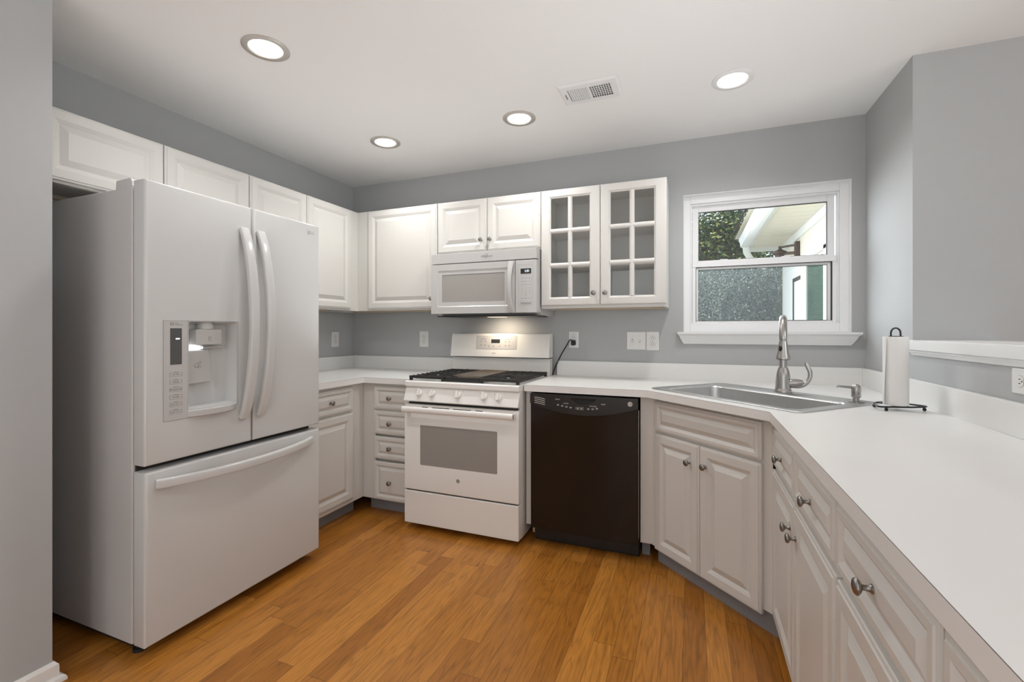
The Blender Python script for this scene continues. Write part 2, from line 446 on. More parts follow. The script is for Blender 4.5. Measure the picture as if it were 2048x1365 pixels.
def panel(parent, name, x0, x1, z0, z1, yf, fw=.046, bw=.022, t=.019, mt=None):
    f = bw * .62
    P = [(0, t), (0, .0075), (.002, .0045), (.009, .0030), (.0105, .0), (fw - f * .2, 0), (fw, .0014), (fw + f * .35, .0028), (fw + f, .0088), (fw + f + .0025, .0092),
         (fw + f + .004, .0084), (fw + f + .004 + bw, .0018), (fw + f + .004 + bw + .0015, .0006)]
    m = M(mt or CAB); m.loops([rect(x0, x1, z0, z1, i, yf + d) for i, d in P])
    return m.build(name, parent, world=False, ang=22)


KN = None


def knob(parent, x, z, yf):
    global KN
    if KN is None:
        k = M(PEWTER); k.lathe([(.0085, 0), (.0085, .002), (.006, .004), (.0048, .010), (.0055, .015), (.011, .018), (.0145, .021), (.0150, .024), (.0125, .0275), (.007, .0295), (.001, .030)], d=(0, -1, 0), n=24)
        KN = k.build('knob', parent, world=False, loc=(0, 0, 0), ang=50); o = KN
    else:
        o = KN.copy(); C.objects.link(o); o.parent = parent
    o.location = (x, yf, z); return o


def carcass(parent, w, d, z0, z1, t=.017, rec=.016, ff=.019, stile=.03, sl=None, sr=None, back=True, mt=None, rail=.03, lowrail=.03, shelves=()):
    """open box with face frame; local x 0..w, front frame plane at y=-d, back at y=0"""
    m = M(mt or CAB); yb = -.002; yi = -d + ff
    m.box((0, yi, z0), (t, yb, z1)); m.box((w - t, yi, z0), (w, yb, z1))
    m.box((t, yi, z1 - t), (w - t, yb, z1)); m.box((t, yi, z0 + rec), (w - t, yb, z0 + rec + t), CAB)
    m.box((t, yb - .006, z0 + rec + t), (w - t, yb, z1 - t), CABIN)
    sl = sl or stile; sr = sr or stile
    m.box((0, -d, z0), (sl, yi, z1)); m.box((w - sr, -d, z0), (w, yi, z1))
    m.box((sl, -d, z1 - rail), (w - sr, yi, z1)); m.box((sl, -d, z0), (w - sr, yi, z0 + lowrail))
    m.box((t, yb - .02, z0), (w - t, yb - .006, z0 + rec), WOODRAW)
    return m.build('carcass', parent, world=False)


GU, GB = 'white wall cabinets', 'white base cabinets'
DU, DF = .314, .333            # wall cabinet face frame and door face


def wall_cab(label, loc, rz, w, z0, z1, doors, knobs, stile=.03, sl=None, sr=None):
    c = thing('wall_cabinet', label, 'cabinet', loc, rz, GU)
    carcass(c, w, DU, z0, z1, stile=stile, sl=sl, sr=sr)
    for i, (a, b, da, db) in enumerate(doors):
        d = panel(c, 'door', a, b, da, db, -DF)
        if knobs and knobs[i]: knob(d, knobs[i][0], knobs[i][1], -DF)
    return c


# left wall (fronts face +x): local x runs towards +y
RL = R(90)
wall_cab('short white double-door wall cabinet mounted high above the refrigerator', (0.001, -2.145, 0), RL, .905, 1.818, 2.118,
         [(.006, .4515, 1.828, 2.114), (.4555, .903, 1.828, 2.114)], [(.415, 1.862), (.492, 1.862)])
wall_cab('full-height white double-door wall cabinet between the refrigerator and the room corner', (0.001, -1.2385, 0), RL, .922, 1.372, 2.118,
         [(.003, .4145, 1.384, 2.114), (.4185, .835, 1.384, 2.114)], [(.378, 1.45), (.455, 1.45)], sr=.11)
# back wall (fronts face -y)
wall_cab('full-height white single-door wall cabinet in the corner beside the microwave', (0.002, -.001, 0), 0, 1.0145, 1.372, 2.118,
         [(.418, 1.012, 1.384, 2.114)], [(.975, 1.448)], sl=.45)
wall_cab('short white double-door wall cabinet with two knobs directly above the microwave', (1.017, -.001, 0), 0, .759, 1.747, 2.118,
         [(.003, .3785, 1.760, 2.114), (.3825, .757, 1.760, 2.114)], [(.343, 1.833), (.409, 1.833)])
# glass cabinet
gc = thing('wall_cabinet', 'white wall cabinet with two glass grid doors beside the window', 'cabinet', (1.7765, -.001, 0), 0, GU)
carcass(gc, .7615, DU, 1.366, 2.118, stile=.028, mt=CAB)
for z in (1.632, 1.862):
    M(CABIN).box((.018, -.285, z - .009), (.7435, -.010, z + .009)).build('shelf', gc, world=False, bevel=.001)
for a, b in ((.003, .3765), (.3805, .7595)):
    m = M(CAB); z0, z1 = 1.385, 2.114; xs = [a + .063, a + .063 + .109, a + .203, b - .063]
    if a > .1: xs = [a + .060, a + .171, a + .201, b - .067]
    zs = [1.436, 1.623, 1.651, 1.838, 1.869, 2.060]
    yf = -DF; yb = -DU - .0005

    def bar(x0, x1, za, zb, f=yf): m.box((x0, f, za), (x1, yb, zb))
    m.loops([rect(a, b, z0, z1, 0, yb), rect(a, b, z0, z1, 0, yf + .005), rect(a, b, z0, z1, .004, yf + .001), rect(a, b, z0, z1, .010, yf),
             ] , cap0=False, cap1=False)
    # flat frame face round the light, inner ogee
    o_ = rect(a, b, z0, z1, .010, yf); xi0, xi1, zi0, zi1 = xs[0], xs[3], zs[0], zs[5]
    m.loops([o_, rect(xi0, xi1, zi0, zi1, -.011, yf), rect(xi0, xi1, zi0, zi1, -.008, yf + .003), rect(xi0, xi1, zi0, zi1, -.004, yf + .0045), rect(xi0, xi1, zi0, zi1, 0, yf + .008),
             rect(xi0, xi1, zi0, zi1, 0, yb), rect(a, b, z0, z1, 0, yb)], cap0=False, cap1=False)
    mb = M(CAB)

    def mun(p0, p1, vert):
        # moulded muntin: half-round profile
        hw = .0145; pr = [(-hw, .008), (-hw * .75, .0045), (-hw * .5, .001), (0, .0002), (hw * .5, .001), (hw * .75, .0045), (hw, .008), (hw, .016), (-hw, .016)]
        ls = []
        for q in (p0, p1):
            ls.append([((q[0] + u, yf + d, q[1]) if vert else (q[0], yf + d, q[1] + u)) for u, d in pr])
        mb.loops(ls)
    mun(((xs[1] + xs[2]) / 2, zi0 - .002), ((xs[1] + xs[2]) / 2, zi1 + .002), True)
    for k in (1, 3): mun((xi0 - .002, (zs[k] + zs[k + 1]) / 2), (xi1 + .002, (zs[k] + zs[k + 1]) / 2), False)
    d = m.build('door', gc, world=False, ang=25)
    mb.build('muntins', d, world=False, ang=50, weld=False)
    M(CGLASS).box((xi0 - .001, yf + .0105, zi0 - .001), (xi1 + .001, yf + .0125, zi1 + .001)).build('glass_pane', d, world=False)
    knob(d, (b - .036) if a < .1 else (a + .030), 1.455, -DF)


# base cabinets ------------------------------------------------
ZD0, ZD1, ZT0, ZT1 = .104, .690, .704, .857   # door and top-drawer heights
ZC = .876


def base_box(c, w, d, x0=0., kick=True, kd=.088, kz=.10, stiles=((0, .04),), rails=(), km=None, back=None):
    """hollow base carcass: sides, bottom, back strip, face frame at y=-d"""
    m = M(CAB); t = .017; ff = .019; yi = -d + ff
    m.box((x0, yi, kz), (x0 + t, -.003, ZC)); m.box((w - t, yi, kz), (w, -.003, ZC))
    m.box((x0 + t, yi, kz), (w - t, -.003, kz + t)); m.box((x0 + t, -.012, kz + t), (w - t, -.003, ZC))
    m.box((x0, -d, ZC - .025), (w, yi, ZC)); m.box((x0, -d, kz), (w, yi, kz + .03)); m.box((x0, -d, .680), (w, yi, .712))
    for a, b in stiles: m.box((a, -d, kz + .03), (b, yi, .680)); m.box((a, -d, .712), (b, yi, ZC - .025))
    m.box((x0, yi + .002, kz + .03), (w, yi + .006, ZC - .025))
    o = m.build('carcass', c, world=False)
    if kick: M(KICKG).box((x0, -d + kd - .006, 0), (w, -d + kd, kz)).build('toe_kick', c, world=False)
    return o


# beside the refrigerator, fronts face +x, local x -> +y
b1 = thing('base_cabinet', 'white base cabinet with one drawer above one door beside the refrigerator', 'cabinet', (.002, -1.185, 0), RL, GB)
base_box(b1, .5845, .598, stiles=((0, .03), (.46, .5845)))
d = panel(b1, 'drawer', .012, .470, ZT0, ZT1, -.618, .026, .015); knob(d, .262, .781, -.618)
d = panel(b1, 'door', .012, .470, .130, ZD1, -.618); knob(d, .085, .60, -.618)
# corner drawer stack, fronts face -y
b2 = thing('base_cabinet', 'narrow white base cabinet with four stacked drawers beside the range', 'cabinet', (.606, -.002, 0), 0, GB)
base_box(b2, .394, .598, x0=-.0055, stiles=((-.0055, .10), (.37, .394)), kd=.088)
for z0, z1, kz_ in ((ZT0, ZT1, .781), (.538, .694, .614), (.374, .524, .450), (ZD0, .358, .227)):
    d = panel(b2, 'drawer', .094, .390, z0, z1, -.618, .026, .015); knob(d, .229, kz_, -.618)
# filler between range and dishwasher
tag(M(CAB).box((1.776, -.603, .100), (1.809, -.05, ZC)).build('filler_panel', bevel=.001), 'narrow white filler strip between the range and the black dishwasher', 'panel')
# diagonal sink cabinet
K1 = Vector((2.460, -.640)); K2 = Vector((2.953, -1.111)); TD = (K2 - K1).normalized(); IN = Vector((-TD.y, TD.x))
AD = math.atan2(TD.y, TD.x)


def sd(s, d_): q = K1 + TD * s + IN * d_; return (q.x, q.y)


sk = thing('base_cabinet', 'white corner sink cabinet set diagonally with blank drawer front over two doors', 'cabinet', (K1.x, K1.y, 0), AD, GB)
# local frame: x = s along the diagonal edge, y = depth behind it (positive inwards)
m = M(CAB); fd = .060
m.box((-.004, fd, .10), (.006, fd + .019, ZC)); m.box((.608, fd, .10), (.640, fd + .019, ZC)); m.box((.640, fd, .10), (.652, fd + .003, ZC))
m.box((.006, fd, .845), (.608, fd + .019, ZC)); m.box((.006, fd, .10), (.608, fd + .019, .125)); m.box((.006, fd, .680), (.608, fd + .019, .715)); m.box((.29, fd, .125), (.31, fd + .019, .68))
m.box((.006, fd + .021, .125), (.608, fd + .025, .845), DARK)  # dark sheet behind the fronts, gap shade put into its colour
# side return towards the dishwasher and floor panel
inv = Matrix.Rotation(-AD, 2)


def loc2(x, y): q = inv @ (Vector((x, y)) - K1); return (q.x, q.y)


m.prism([loc2(2.420, -.600), loc2(2.4565, -.600), loc2(2.500, -.5975), loc2(2.500, -.58), loc2(2.42, -.58)], 'z', .10, ZC)
m.prism([loc2(2.420, -.58), loc2(2.437, -.58), loc2(2.437, -.01), loc2(2.42, -.01)], 'z', .10, ZC)
m.prism([loc2(2.44, -.57), loc2(2.92, -.99), loc2(3.56, -.95), loc2(3.56, -.012), loc2(2.44, -.012)], 'z', .10, .117)
m.build('carcass', sk, world=False)
km = M(KICKG); km.box((-.02, .090, 0), (.655, .096, .098)); km.prism([loc2(2.42, -.515), loc2(2.462, -.515), loc2(2.462, -.508), loc2(2.42, -.508)], 'z', 0, .10)
km.build('toe_kick', sk, world=False)
yf = .0405
panel(sk, 'false_drawer_front', .000, .613, .702, .858, yf, .027, .017)
d = panel(sk, 'door', .000, .2975, .082, .689, yf); knob(d, .241, .598, yf)
d = panel(sk, 'door', .3005, .613, .082, .689, yf); knob(d, .338, .603, yf)
# run along the half wall, fronts face -x, local x -> -y
RR = R(-90); XF = 2.988; DR = W - .004 - XF


def run_cab(label, y0, w, cols, cap=None, skip=0.):
    c = thing('base_cabinet', label, 'cabinet', (W - .003, y0, 0), RR, GB)
    st = [(-skip, .03)] + [(w - .03, w)]
    if len(cols) > 1: st.append((cols[0][1] - .012, cols[1][0] + .012))
    base_box(c, w, DR, x0=-skip, stiles=st, kd=.10)
    return c


yfr = -(DR + .020)
r1 = run_cab('white base cabinet with two drawers and two doors next to the corner sink cabinet', -1.030, .8715, [(.012, .4285), (.4325, .867)], skip=.02)
for (a, b), kx, kdx in (((.018, .4295), .187, .385), ((.4335, .867), .642, .470)):
    d = panel(r1, 'drawer', a, b, .700, .851, yfr, .027, .017); knob(d, (a + b) / 2, .768, yfr)
    d = panel(r1, 'door', a, b, ZD0, .680, yfr); knob(d, kdx, .592, yfr)
r2 = run_cab('white base cabinet with one drawer and one door, second from the sink corner', -1.9025, .461, [(.004, .457)])
d = panel(r2, 'drawer', .006, .457, .700, .852, yfr, .027, .017); knob(d, .232, .776, yfr)
d = panel(r2, 'door', .006, .457, ZD0, .680, yfr); knob(d, .41, .592, yfr)
r3 = run_cab('white base cabinet at the near end of the long counter, third from the sink corner', -2.3645, .86, [(.004, .428), (.432, .856)])
for a, b in ((.004, .428), (.432, .856)):
    d = panel(r3, 'drawer', a, b, .700, .852, yfr, .027, .017); knob(d, (a + b) / 2, .776, yfr)
    d = panel(r3, 'door', a, b, ZD0, .680, yfr); knob(d, .39 if a < .1 else .47, .592, yfr)

# ------------------------------------------------------------------ countertops
ZT = .914


def counter(label, outer, holes, front_from, front_to, splashes):
    c = M(LAM).holed(outer, holes, 'z', ZC + .0005, ZT).build('countertop', bevel=.0008, seg=1)
    tag(c, label, 'countertop')
    e = M(SEAM)
    for i in range(front_from, front_to):
        a, b = Vector(outer[i]), Vector(outer[i + 1]); t = (b - a).normalized(); n = Vector((t.y, -t.x)) * .0004
        e.add([(*(a + n), ZT - .0012), (*(b + n), ZT - .0012), (*(b + n), ZT - .0003), (*(a + n), ZT - .0003)], [(0, 1, 2, 3)])
    e.build('edge_seam', c, smooth=False)
    for s in splashes: M(LAM).prism(s, 'z', ZT, 1.015).build('backsplash', c, bevel=.0012)
    return c


cl = counter('white laminate countertop wrapping the corner between refrigerator and range',
             [(.002, -1.186), (.640, -1.186), (.640, -.640), (1.003, -.640), (1.003, -.002), (.002, -.002)], [], 1, 3,
             [[(.002, -1.186), (.021, -1.186), (.021, -.021), (.002, -.002)], [(.0215, -.021), (1.003, -.021), (1.003, -.002), (.0025, -.002)]])


def rr(s0, s1, d0, d1, r, n=6): return [sd(a, b) for a, b in rbox(s0, s1, d0, d1, r, n)]


hole = rr(-.045, .738, .090, .585, .03)
cr = counter('long white laminate countertop with the steel sink, running from range to half wall',
             [(1.775, -.640), (K1.x, K1.y), (K2.x, K2.y), (2.953, -3.22), (W - .002, -3.22), (W - .002, -.002), (1.775, -.002)], [hole[::-1]], 0, 3,
             [[(1.795, -.021), (W - .021, -.021), (W - .002, -.002), (1.795, -.002)], [(W - .021, -3.22), (W - .002, -3.22), (W - .002, -.0025), (W - .021, -.0215)]])

# ------------------------------------------------------------------ sink, faucet, dispenser
cs = sd(.345, .34)
sink = thing('sink', 'single-bowl stainless steel sink set diagonally in the corner counter', 'sink', (*cs, ZT))


def lp(s0, s1, d0, d1, r, z): return [(x, y, z) for x, y in rr(s0, s1, d0, d1, r, 7)]


rim = M(STEEL)
rim.loops([lp(-.066, .758, .068, .612, .035, ZT + .0006), lp(-.066, .758, .068, .612, .035, ZT + .0030), lp(-.064, .756, .070, .610, .034, ZT + .0050), lp(-.057, .749, .077, .603, .032, ZT + .0058),
           lp(-.050, .742, .084, .596, .03, ZT + .0030), lp(-.012, .704, .118, .496, .055, ZT + .0026), lp(-.006, .698, .124, .490, .05, ZT + .0015), lp(-.003, .695, .127, .487, .05, ZT - .006)], cap0=False, cap1=False)
rim.build('rim', sink, ang=60)
bowl = M(STEEL)
bowl.loops([lp(-.003, .695, .127, .487, .05, ZT - .006), lp(.001, .691, .131, .483, .05, ZT - .05), lp(.008, .684, .138, .476, .06, ZT - .150), lp(.030, .662, .160, .454, .07, ZT - .172),
            lp(.30, .392, .26, .352, .045, ZT - .178)], cap0=False)
bowl.build('bowl', sink, ang=60)
dr = M(NICKEL); c0 = sd(.346, .306)
dr.lathe([(.045, 0), (.043, .003), (.034, .003), (.030, -.0005), (.005, -.0005)], (*c0, ZT - .178), n=24); dr.build('drain', sink)

FB = Vector((3.100, -.480, ZT + .0036)); U = Vector((-.159, -.987, 0)); Wd = Vector((.987, -.159, 0))
fa = thing('faucet', 'brushed nickel pull-down kitchen faucet behind the sink bowl', 'faucet', FB)
m = M(NICKEL)
m.lathe([(.0385, 0), (.0385, .010), (.036, .014), (.0345, .022), (.033, .055), (.030, .085), (.0255, .108), (.0215, .118), (.0205, .124)], FB, n=28); m.build('body', fa, ang=35)
m = M(NICKEL); zc = 1.197; path = [FB + Vector((0, 0, .118)), FB + Vector((0, 0, .2))]
for i in range(13):
    a = math.pi * i / 12; path.append(Vector((FB.x, FB.y, zc)) + U * (.09 * (1 - math.cos(a))) + Vector((0, 0, .09 * math.sin(a))))
m.tube(path, .0168, 18, up=Wd); m.build('spout', fa, ang=50)
HB = Vector((FB.x, FB.y, 0)) + U * .18
m = M(NICKEL); m.lathe([(.0165, 1.203), (.0165, 1.186), (.0135, 1.184), (.0135, 1.180), (.0165, 1.178), (.0185, 1.16), (.0235, 1.125), (.0285, 1.103), (.0300, 1.096), (.0292, 1.092)], HB, n=28, cap1=False)
h = m.build('spray_head', fa, ang=30)
m = M(BLACKM); m.lathe([(.0285, 1.0935), (.026, 1.090), (.005, 1.0915)], HB, n=24); m.build('spray_face', h)
bt = (U * .85 - Wd * .5).normalized(); m = M(BLACKM)
pb = HB + bt * .0195 + Vector((0, 0, 1.142))
m.lathe([(.0001, 0), (.008, .0005), (.0075, .004), (.004, .0055), (.0001, .006)], pb, bt + Vector((0, 0, .28)), n=16)
for i, v in enumerate(m.v): q = Vector(v); m.v[i] = (q.x, q.y, pb.z + (q.z - pb.z) * 1.7)
m.build('spray_button', h)
lv = M(NICKEL); zl = .966
cpt = lambda a, z: Vector((FB.x, FB.y, z)) + Wd * a
lv.tube([cpt(.0, zl - .004), cpt(.03, zl - .002), cpt(.055, zl), cpt(.075, zl + .002), cpt(.085, zl + .003)], [.019, .0215, .021, .017, .012], 16)
sp, sr_ = spline([cpt(.02, zl - .012), cpt(.06, zl - .014), cpt(.085, zl - .008), cpt(.103, zl + .008), cpt(.113, zl + .032), cpt(.113, zl + .058), cpt(.105, zl + .080), cpt(.099, zl + .095), cpt(.098, zl + .104)],
                 [(.012, .008), (.012, .009), (.011, .0095), (.010, .009), (.010, .0075), (.010, .006), (.010, .005), (.009, .004), (.005, .003)])
lv.tube(sp, sr_, 16, up=tuple(U))
lv.build('handle', fa, ang=50)

DB = Vector((3.337, -.720, ZT + .0034))
so = thing('soap_dispenser', 'small brushed nickel soap dispenser on the sink rim', 'soap dispenser', DB)
m = M(NICKEL); m.lathe([(.030, 0), (.030, .003), (.027, .0045), (.0125, .005), (.0125, .018), (.0165, .020), (.0175, .022), (.0178, .056), (.0165, .066), (.0125, .073), (.006, .0765), (.001, .077)], DB, n=24)
m.build('body', so, ang=35)
m = M(NICKEL); dl = Vector((-.90, -.43, 0))
m.tube([DB + dl * .010 + Vector((0, 0, .062)), DB + dl * .05 + Vector((0, 0, .066)), DB + dl * .080 + Vector((0, 0, .069)), DB + dl * .088 + Vector((0, 0, .066))], [.0055, .0048, .0042, .003], 10)
m.build('spout', so)

# ------------------------------------------------------------------ paper towels
PT = Vector((3.422, -.880, ZT))
ph = thing('paper_towel_holder', 'black wire upright paper towel holder on the counter beside the sink', 'paper towel holder', PT)
m = M(WIRE)
rg = [(-.078, -.010), (-.060, .03), (-.020, .075), (.028, .09), (.075, .055), (.100, .005), (.100, -.022), (.04, -.035), (-.03, -.03), (-.070, -.025)]
er, ef = Vector((.930, .367, 0)), Vector((-.367, .930, 0))
# smooth closed ring
pts = []
for i in range(len(rg)):
    p0, p1, p2, p3 = [Vector(rg[(i + k) % len(rg)]) for k in (-1, 0, 1, 2)]
    for s_ in range(4):
        t_ = s_ / 4; q = .5 * ((2 * p1) + (p2 - p0) * t_ + (2 * p0 - 5 * p1 + 4 * p2 - p3) * t_ * t_ + (3 * p1 - p0 - 3 * p2 + p3) * t_ ** 3)
        pts.append(PT + er * q.x + ef * q.y + Vector((0, 0, .0165)))
m.tube(pts, .0036, 8, closed=True); m.build('base_ring', ph)
for a, b in ((-.060, -.028), (.088, -.028), (-.035, .062), (.06, .066)):
    M(WIRE).ball(PT + er * a + ef * b + Vector((0, 0, .0068)), .0066).build('foot', ph)
m = M(WIRE); m.tube([PT + ef * -.033 + Vector((0, 0, .0165)), PT + ef * .085 + Vector((0, 0, .0165))], .0036, 8)
m.tube([PT + er * 0 + Vector((0, 0, .0165)), PT + Vector((0, 0, .292))], .0042, 8); m.build('rod', ph)
m = M(WIRE); lpth = [PT + er * -.019 + Vector((0, 0, .291))]
for i in range(9):
    a = math.pi * (1 - i / 8); lpth.append(PT + er * (.019 * math.cos(a)) + Vector((0, 0, .304 + .019 * math.sin(a))))
lpth.append(PT + er * .019 + Vector((0, 0, .291))); m.tube(lpth, .0033, 8, up=(-.367, .930, 0))
m.lathe([(.024, .2895), (.024, .2915), (.004, .2920)], PT, n=20); m.build('top_loop', ph)
pr = thing('paper_towel_roll', 'slim white paper towel roll standing on the wire holder', 'paper towels', PT + Vector((0, 0, .0205)))
m = M(PAPER); m.lathe([(.0095, .0205), (.0400, .0205), (.0405, .024), (.0405, .285), (.040, .289), (.0095, .289), (.0095, .0205)], PT, n=40, cap0=False, cap1=False); m.build('roll', pr)
m = M(PAPER); n_ = 12
va, vb = [], []
for i in range(n_ + 1):
    z = .024 + (.285 - .024) * i / n_; k = (1 - i / n_)
    va.append((z, .0412 + .000 * k, .0)); vb.append((z, .0425 + .012 * k ** 1.1, -.020))
fs = []
vs = []
for (z, x, y), (z2, x2, y2) in zip(va, vb):
    a_ = PT + er * -x + ef * (y + .006) + Vector((0, 0, z)); b_ = PT + er * -x2 + ef * (y2 + .012) + Vector((0, 0, z2))
    vs += [a_, b_, a_ + ef * .0012, b_ + ef * .0012]
for i in range(n_):
    k = i * 4
    fs += [(k, k + 1, k + 5, k + 4), (k + 2, k + 6, k + 7, k + 3), (k + 1, k + 3, k + 7, k + 5), (k, k + 4, k + 6, k + 2)]
m.add(vs, fs); m.build('loose_sheet', pr)

# ------------------------------------------------------------------ bar ledge on the half wall
lg = M(LAM); lg.prism([(3.556, -.560), (3.556, -3.30), (3.868, -3.30), (3.868, -.5885), (W + .001, -.5885), (W - .001, -.5885), (W - .001, -.560)], 'z', 1.1435, 1.185)
lg = lg.build('bar_ledge', bevel=.0012); tag(lg, 'white bar ledge capping the half wall above the counter', 'ledge')
md = M(TRIM); md.prism([(W - .0005, 1.143), (W - .018, 1.143), (W - .018, 1.136), (W - .012, 1.130), (W - .007, 1.120), (W - .0005, 1.118)], 'y', -3.3, -.60)
md.build('moulding', lg, ang=25)

# ------------------------------------------------------------------ refrigerator (front faces +x)
rf = thing('refrigerator', 'white french door refrigerator with ice dispenser and bottom freezer drawer', 'refrigerator', (.41, -1.617, 0))
m = M(APPS); m.box((.03, -2.040, .045), (.722, -1.197, 1.769)); m.build('case', rf, bevel=.006, seg=3)
for a in (-2.03, -1.28):
    M(FRIDGE).prism([(.600, 1.7695), (.604, 1.806), (.690, 1.8085), (.700, 1.800), (.705, 1.776), (.735, 1.775), (.735, 1.7695)], 'y', a, a + .075).build('hinge_cover', rf, bevel=.004)
for x, y in ((.70, -2.0), (.70, -1.24), (.10, -2.0), (.10, -1.24)):
    M(RUB).lathe([(.024, 0), (.024, .012), (.014, .014), (.014, .046)], (x, y, 0), n=16).build('foot', rf)
M(DARK).box((.06, -2.02, .020), (.70, -1.215, .044)).build('base_plate', rf)
M(DARK).box((.7225, -2.03, .06), (.7345, -1.205, 1.765)).build('gasket', rf)


def fdoor(y0, y1, z0, z1, hole=None):
    m = M(FRIDGE); b = .0; X0, X1 = .735, .800
    out = rbox(y0, y1, z0, z1, .004, 2)
    # rounded front edges: loops towards the front
    ls = [[(X0, y, z) for y, z in out]]
    for k in range(5):
        a = R(90 * k / 4); r = .011; ins = r * (1 - math.cos(a)); x = X1 - r + r * math.sin(a)
        ls.append([(x, min(max(y, y0 + ins), y1 - ins), min(max(z, z0 + ins), z1 - ins)) for y, z in out])
    m.loops(ls, cap1=hole is None)
    if hole:
        o = [(y, z) for _, y, z in ls[-1]]; h = hole
        tri = tessellate_polygon([[Vector((*p, 0)) for p in o], [Vector((*p, 0)) for p in h]]); fl = o + h
        m.add([(X1, *p) for p in fl], [tuple(t) for t in tri])
        cy = sum(p[0] for p in h) / len(h); cz = sum(p[1] for p in h) / len(h)
        bk = [(.742, cy + (p[0] - cy) * .90, cz + (p[1] - cz) * .93) for p in h]
        m.loops([[(X1, *p) for p in h], [(X1 - .003, *p) for p in h], bk], cap0=False)
    return m


hl = rbox(-1.884, -1.677, .905, 1.263, .008, 3)
d1 = fdoor(-2.041, -1.6015, .722, 1.790, hl).build('door', rf, ang=28)
d2 = fdoor(-1.5925, -1.193, .722, 1.790).build('door', rf, ang=28)
fz = fdoor(-2.041, -1.193, .048, .698).build('freezer_drawer', rf, ang=28)
for dd, yc in ((d1, -1.648), (d2, -1.563)):
    m = M(FRIDGE); path = []; rad = []
    for i in range(25):
        s_ = i / 24; z = .838 + (1.684 - .838) * s_; bow = 1 - (2 * s_ - 1) ** 2
        path.append((.806 + .068 * bow ** .8, yc, z)); rad.append((.0205, .0115 + .002 * bow))
    m.tube(path, rad, 16, up=(1, 0, 0), sq=True); m.build('handle', dd, ang=50)
m = M(FRIDGE); path = []; rad = []
for i in range(25):
    s_ = i / 24; y = -2.008 + .752 * s_; bow = 1 - (2 * s_ - 1) ** 2
    path.append((.806 + .062 * bow ** .8, y, .650 - .006 * bow)); rad.append((.0185, .011 + .003 * bow))
m.tube(path, rad, 16, up=(1, 0, 0), sq=True); m.build('handle', fz, ang=50)
# dispenser parts, all on the wide-handle door
cp = M(APPT); cp.prism(rbox(-1.978, -1.8895, .879, 1.266, .003, 2), 'x', .7995, .8022)
ln = .0006
for a, b, c_, e in ((-1.979, -1.6735, 1.2655, 1.2668), (-1.979, -1.889, .8785, .8795), (-1.9795, -1.9783, .8785, 1.2668), (-1.8898, -1.8885, .8785, 1.2668), (-1.6740, -1.6730, .90, 1.2668)):
    cp.box((.7995, a, c_), (.8026, b, e), LINEG)
cp.prism([(-1.955, 1.0945), (-1.912, 1.0945), (-1.912, 1.236), (-1.955, 1.236)], 'x', .8018, .8028, DISP)
cp.box((.8027, -1.935, 1.193), (.8031, -1.920, 1.197), LED)
cp.box((.802, -1.9545, 1.2475), (.8026, -1.9425, 1.2587), GREYP); cp.box((.8024, -1.952, 1.2495), (.8029, -1.945, 1.2567), APPT); cp.box((.8026, -1.950, 1.252), (.8031, -1.947, 1.2542), GREYP)
for k in range(6):
    zb = 1.056 - .0292 * k
    for a, b, c_, e in ((-1.957, -1.911, zb + .0065, zb + .0073), (-1.957, -1.911, zb - .0077, zb - .0069), (-1.957, -1.9562, zb - .0077, zb + .0073), (-1.9118, -1.911, zb - .0077, zb + .0073), (-1.942, -1.926, zb + .0085, zb + .0098)):
        cp.box((.8022, a, c_), (.8027, b, e), GREYP)
cpo = cp.build('dispenser_panel', d1, smooth=False)
for k, s_ in enumerate(('ICE TYPE', 'FREEZER', 'REFRIGERATOR', 'ICE PLUS', 'LIGHT / HOLD 3 s', 'ALARM / HOLD 3 s')):
    text('button_lettering', s_, .0062 if len(s_) < 13 else .0046, d1, (.8023, -1.934, 1.0555 - .0292 * k), FX, GREYP)
text('panel_lettering', 'Linear\nCompressor', .0058, d1, (.8023, -1.938, 1.2530), FX, GREYP, ax='LEFT')
nz = M(APPT)
nz.box((.745, -1.846, 1.167), (.789, -1.736, 1.2325)); nz.build('ice_chute_cover', d1, bevel=.004)
nz = M(APPT); nz.lathe([(.034, 1.233), (.030, 1.262)], (.758, -1.790, 0), n=20); nz.build('ice_chute', d1)
ic = M(GREYP); ic.box((.7892, -1.797, 1.182), (.7896, -1.781, 1.1832)); ic.tube([(.7894, -1.795, 1.188), (.7894, -1.796, 1.2), (.7894, -1.787, 1.204), (.7894, -1.785, 1.19), (.7894, -1.793, 1.188)], .0006, 6); ic.build('chute_symbol', d1)
pd = M(APPT)
pd.add([(.755, -1.868, 1.145), (.757, -1.770, 1.145), (.768, -1.768, 1.012), (.766, -1.866, 1.008), (.748, -1.868, 1.145), (.750, -1.770, 1.145), (.761, -1.768, 1.010), (.759, -1.866, 1.006)],
       [(0, 1, 2, 3), (7, 6, 5, 4), (0, 4, 5, 1), (1, 5, 6, 2), (2, 6, 7, 3), (3, 7, 4, 0)])
pd.build('paddle', d1, bevel=.002)
ic = M(LINEG)
for cy, cz, r_ in ((-1.826, 1.082, .0085), (-1.817, 1.076, .006), (-1.812, 1.094, .004)):
    ic.tube([(.7625, cy + r_ * math.cos(a * math.pi / 8), cz + r_ * math.sin(a * math.pi / 8)) for a in range(16)], .0006, 5, closed=True, up=(1, 0, 0))
ic.build('paddle_symbol', d1)
M(LED).box((.744, -1.876, 1.1505), (.760, -1.800, 1.159)).build('dispenser_lamp', d1)
M(APPT).box((.743, -1.80, 1.1505), (.760, -1.70, 1.159)).build('lamp_cover', d1, bevel=.002)
sh = M(APPT)
cv = [(.742, -1.892), (.802, -1.892)] + [(.802 + .026 * math.sin(math.pi * (i / 10)) ** .8, -1.892 + .212 * i / 10) for i in range(1, 10)] + [(.802, -1.680), (.742, -1.680)]
sh.prism(cv, 'z', .880, .906); sh.build('drip_tray', d1, bevel=.003)
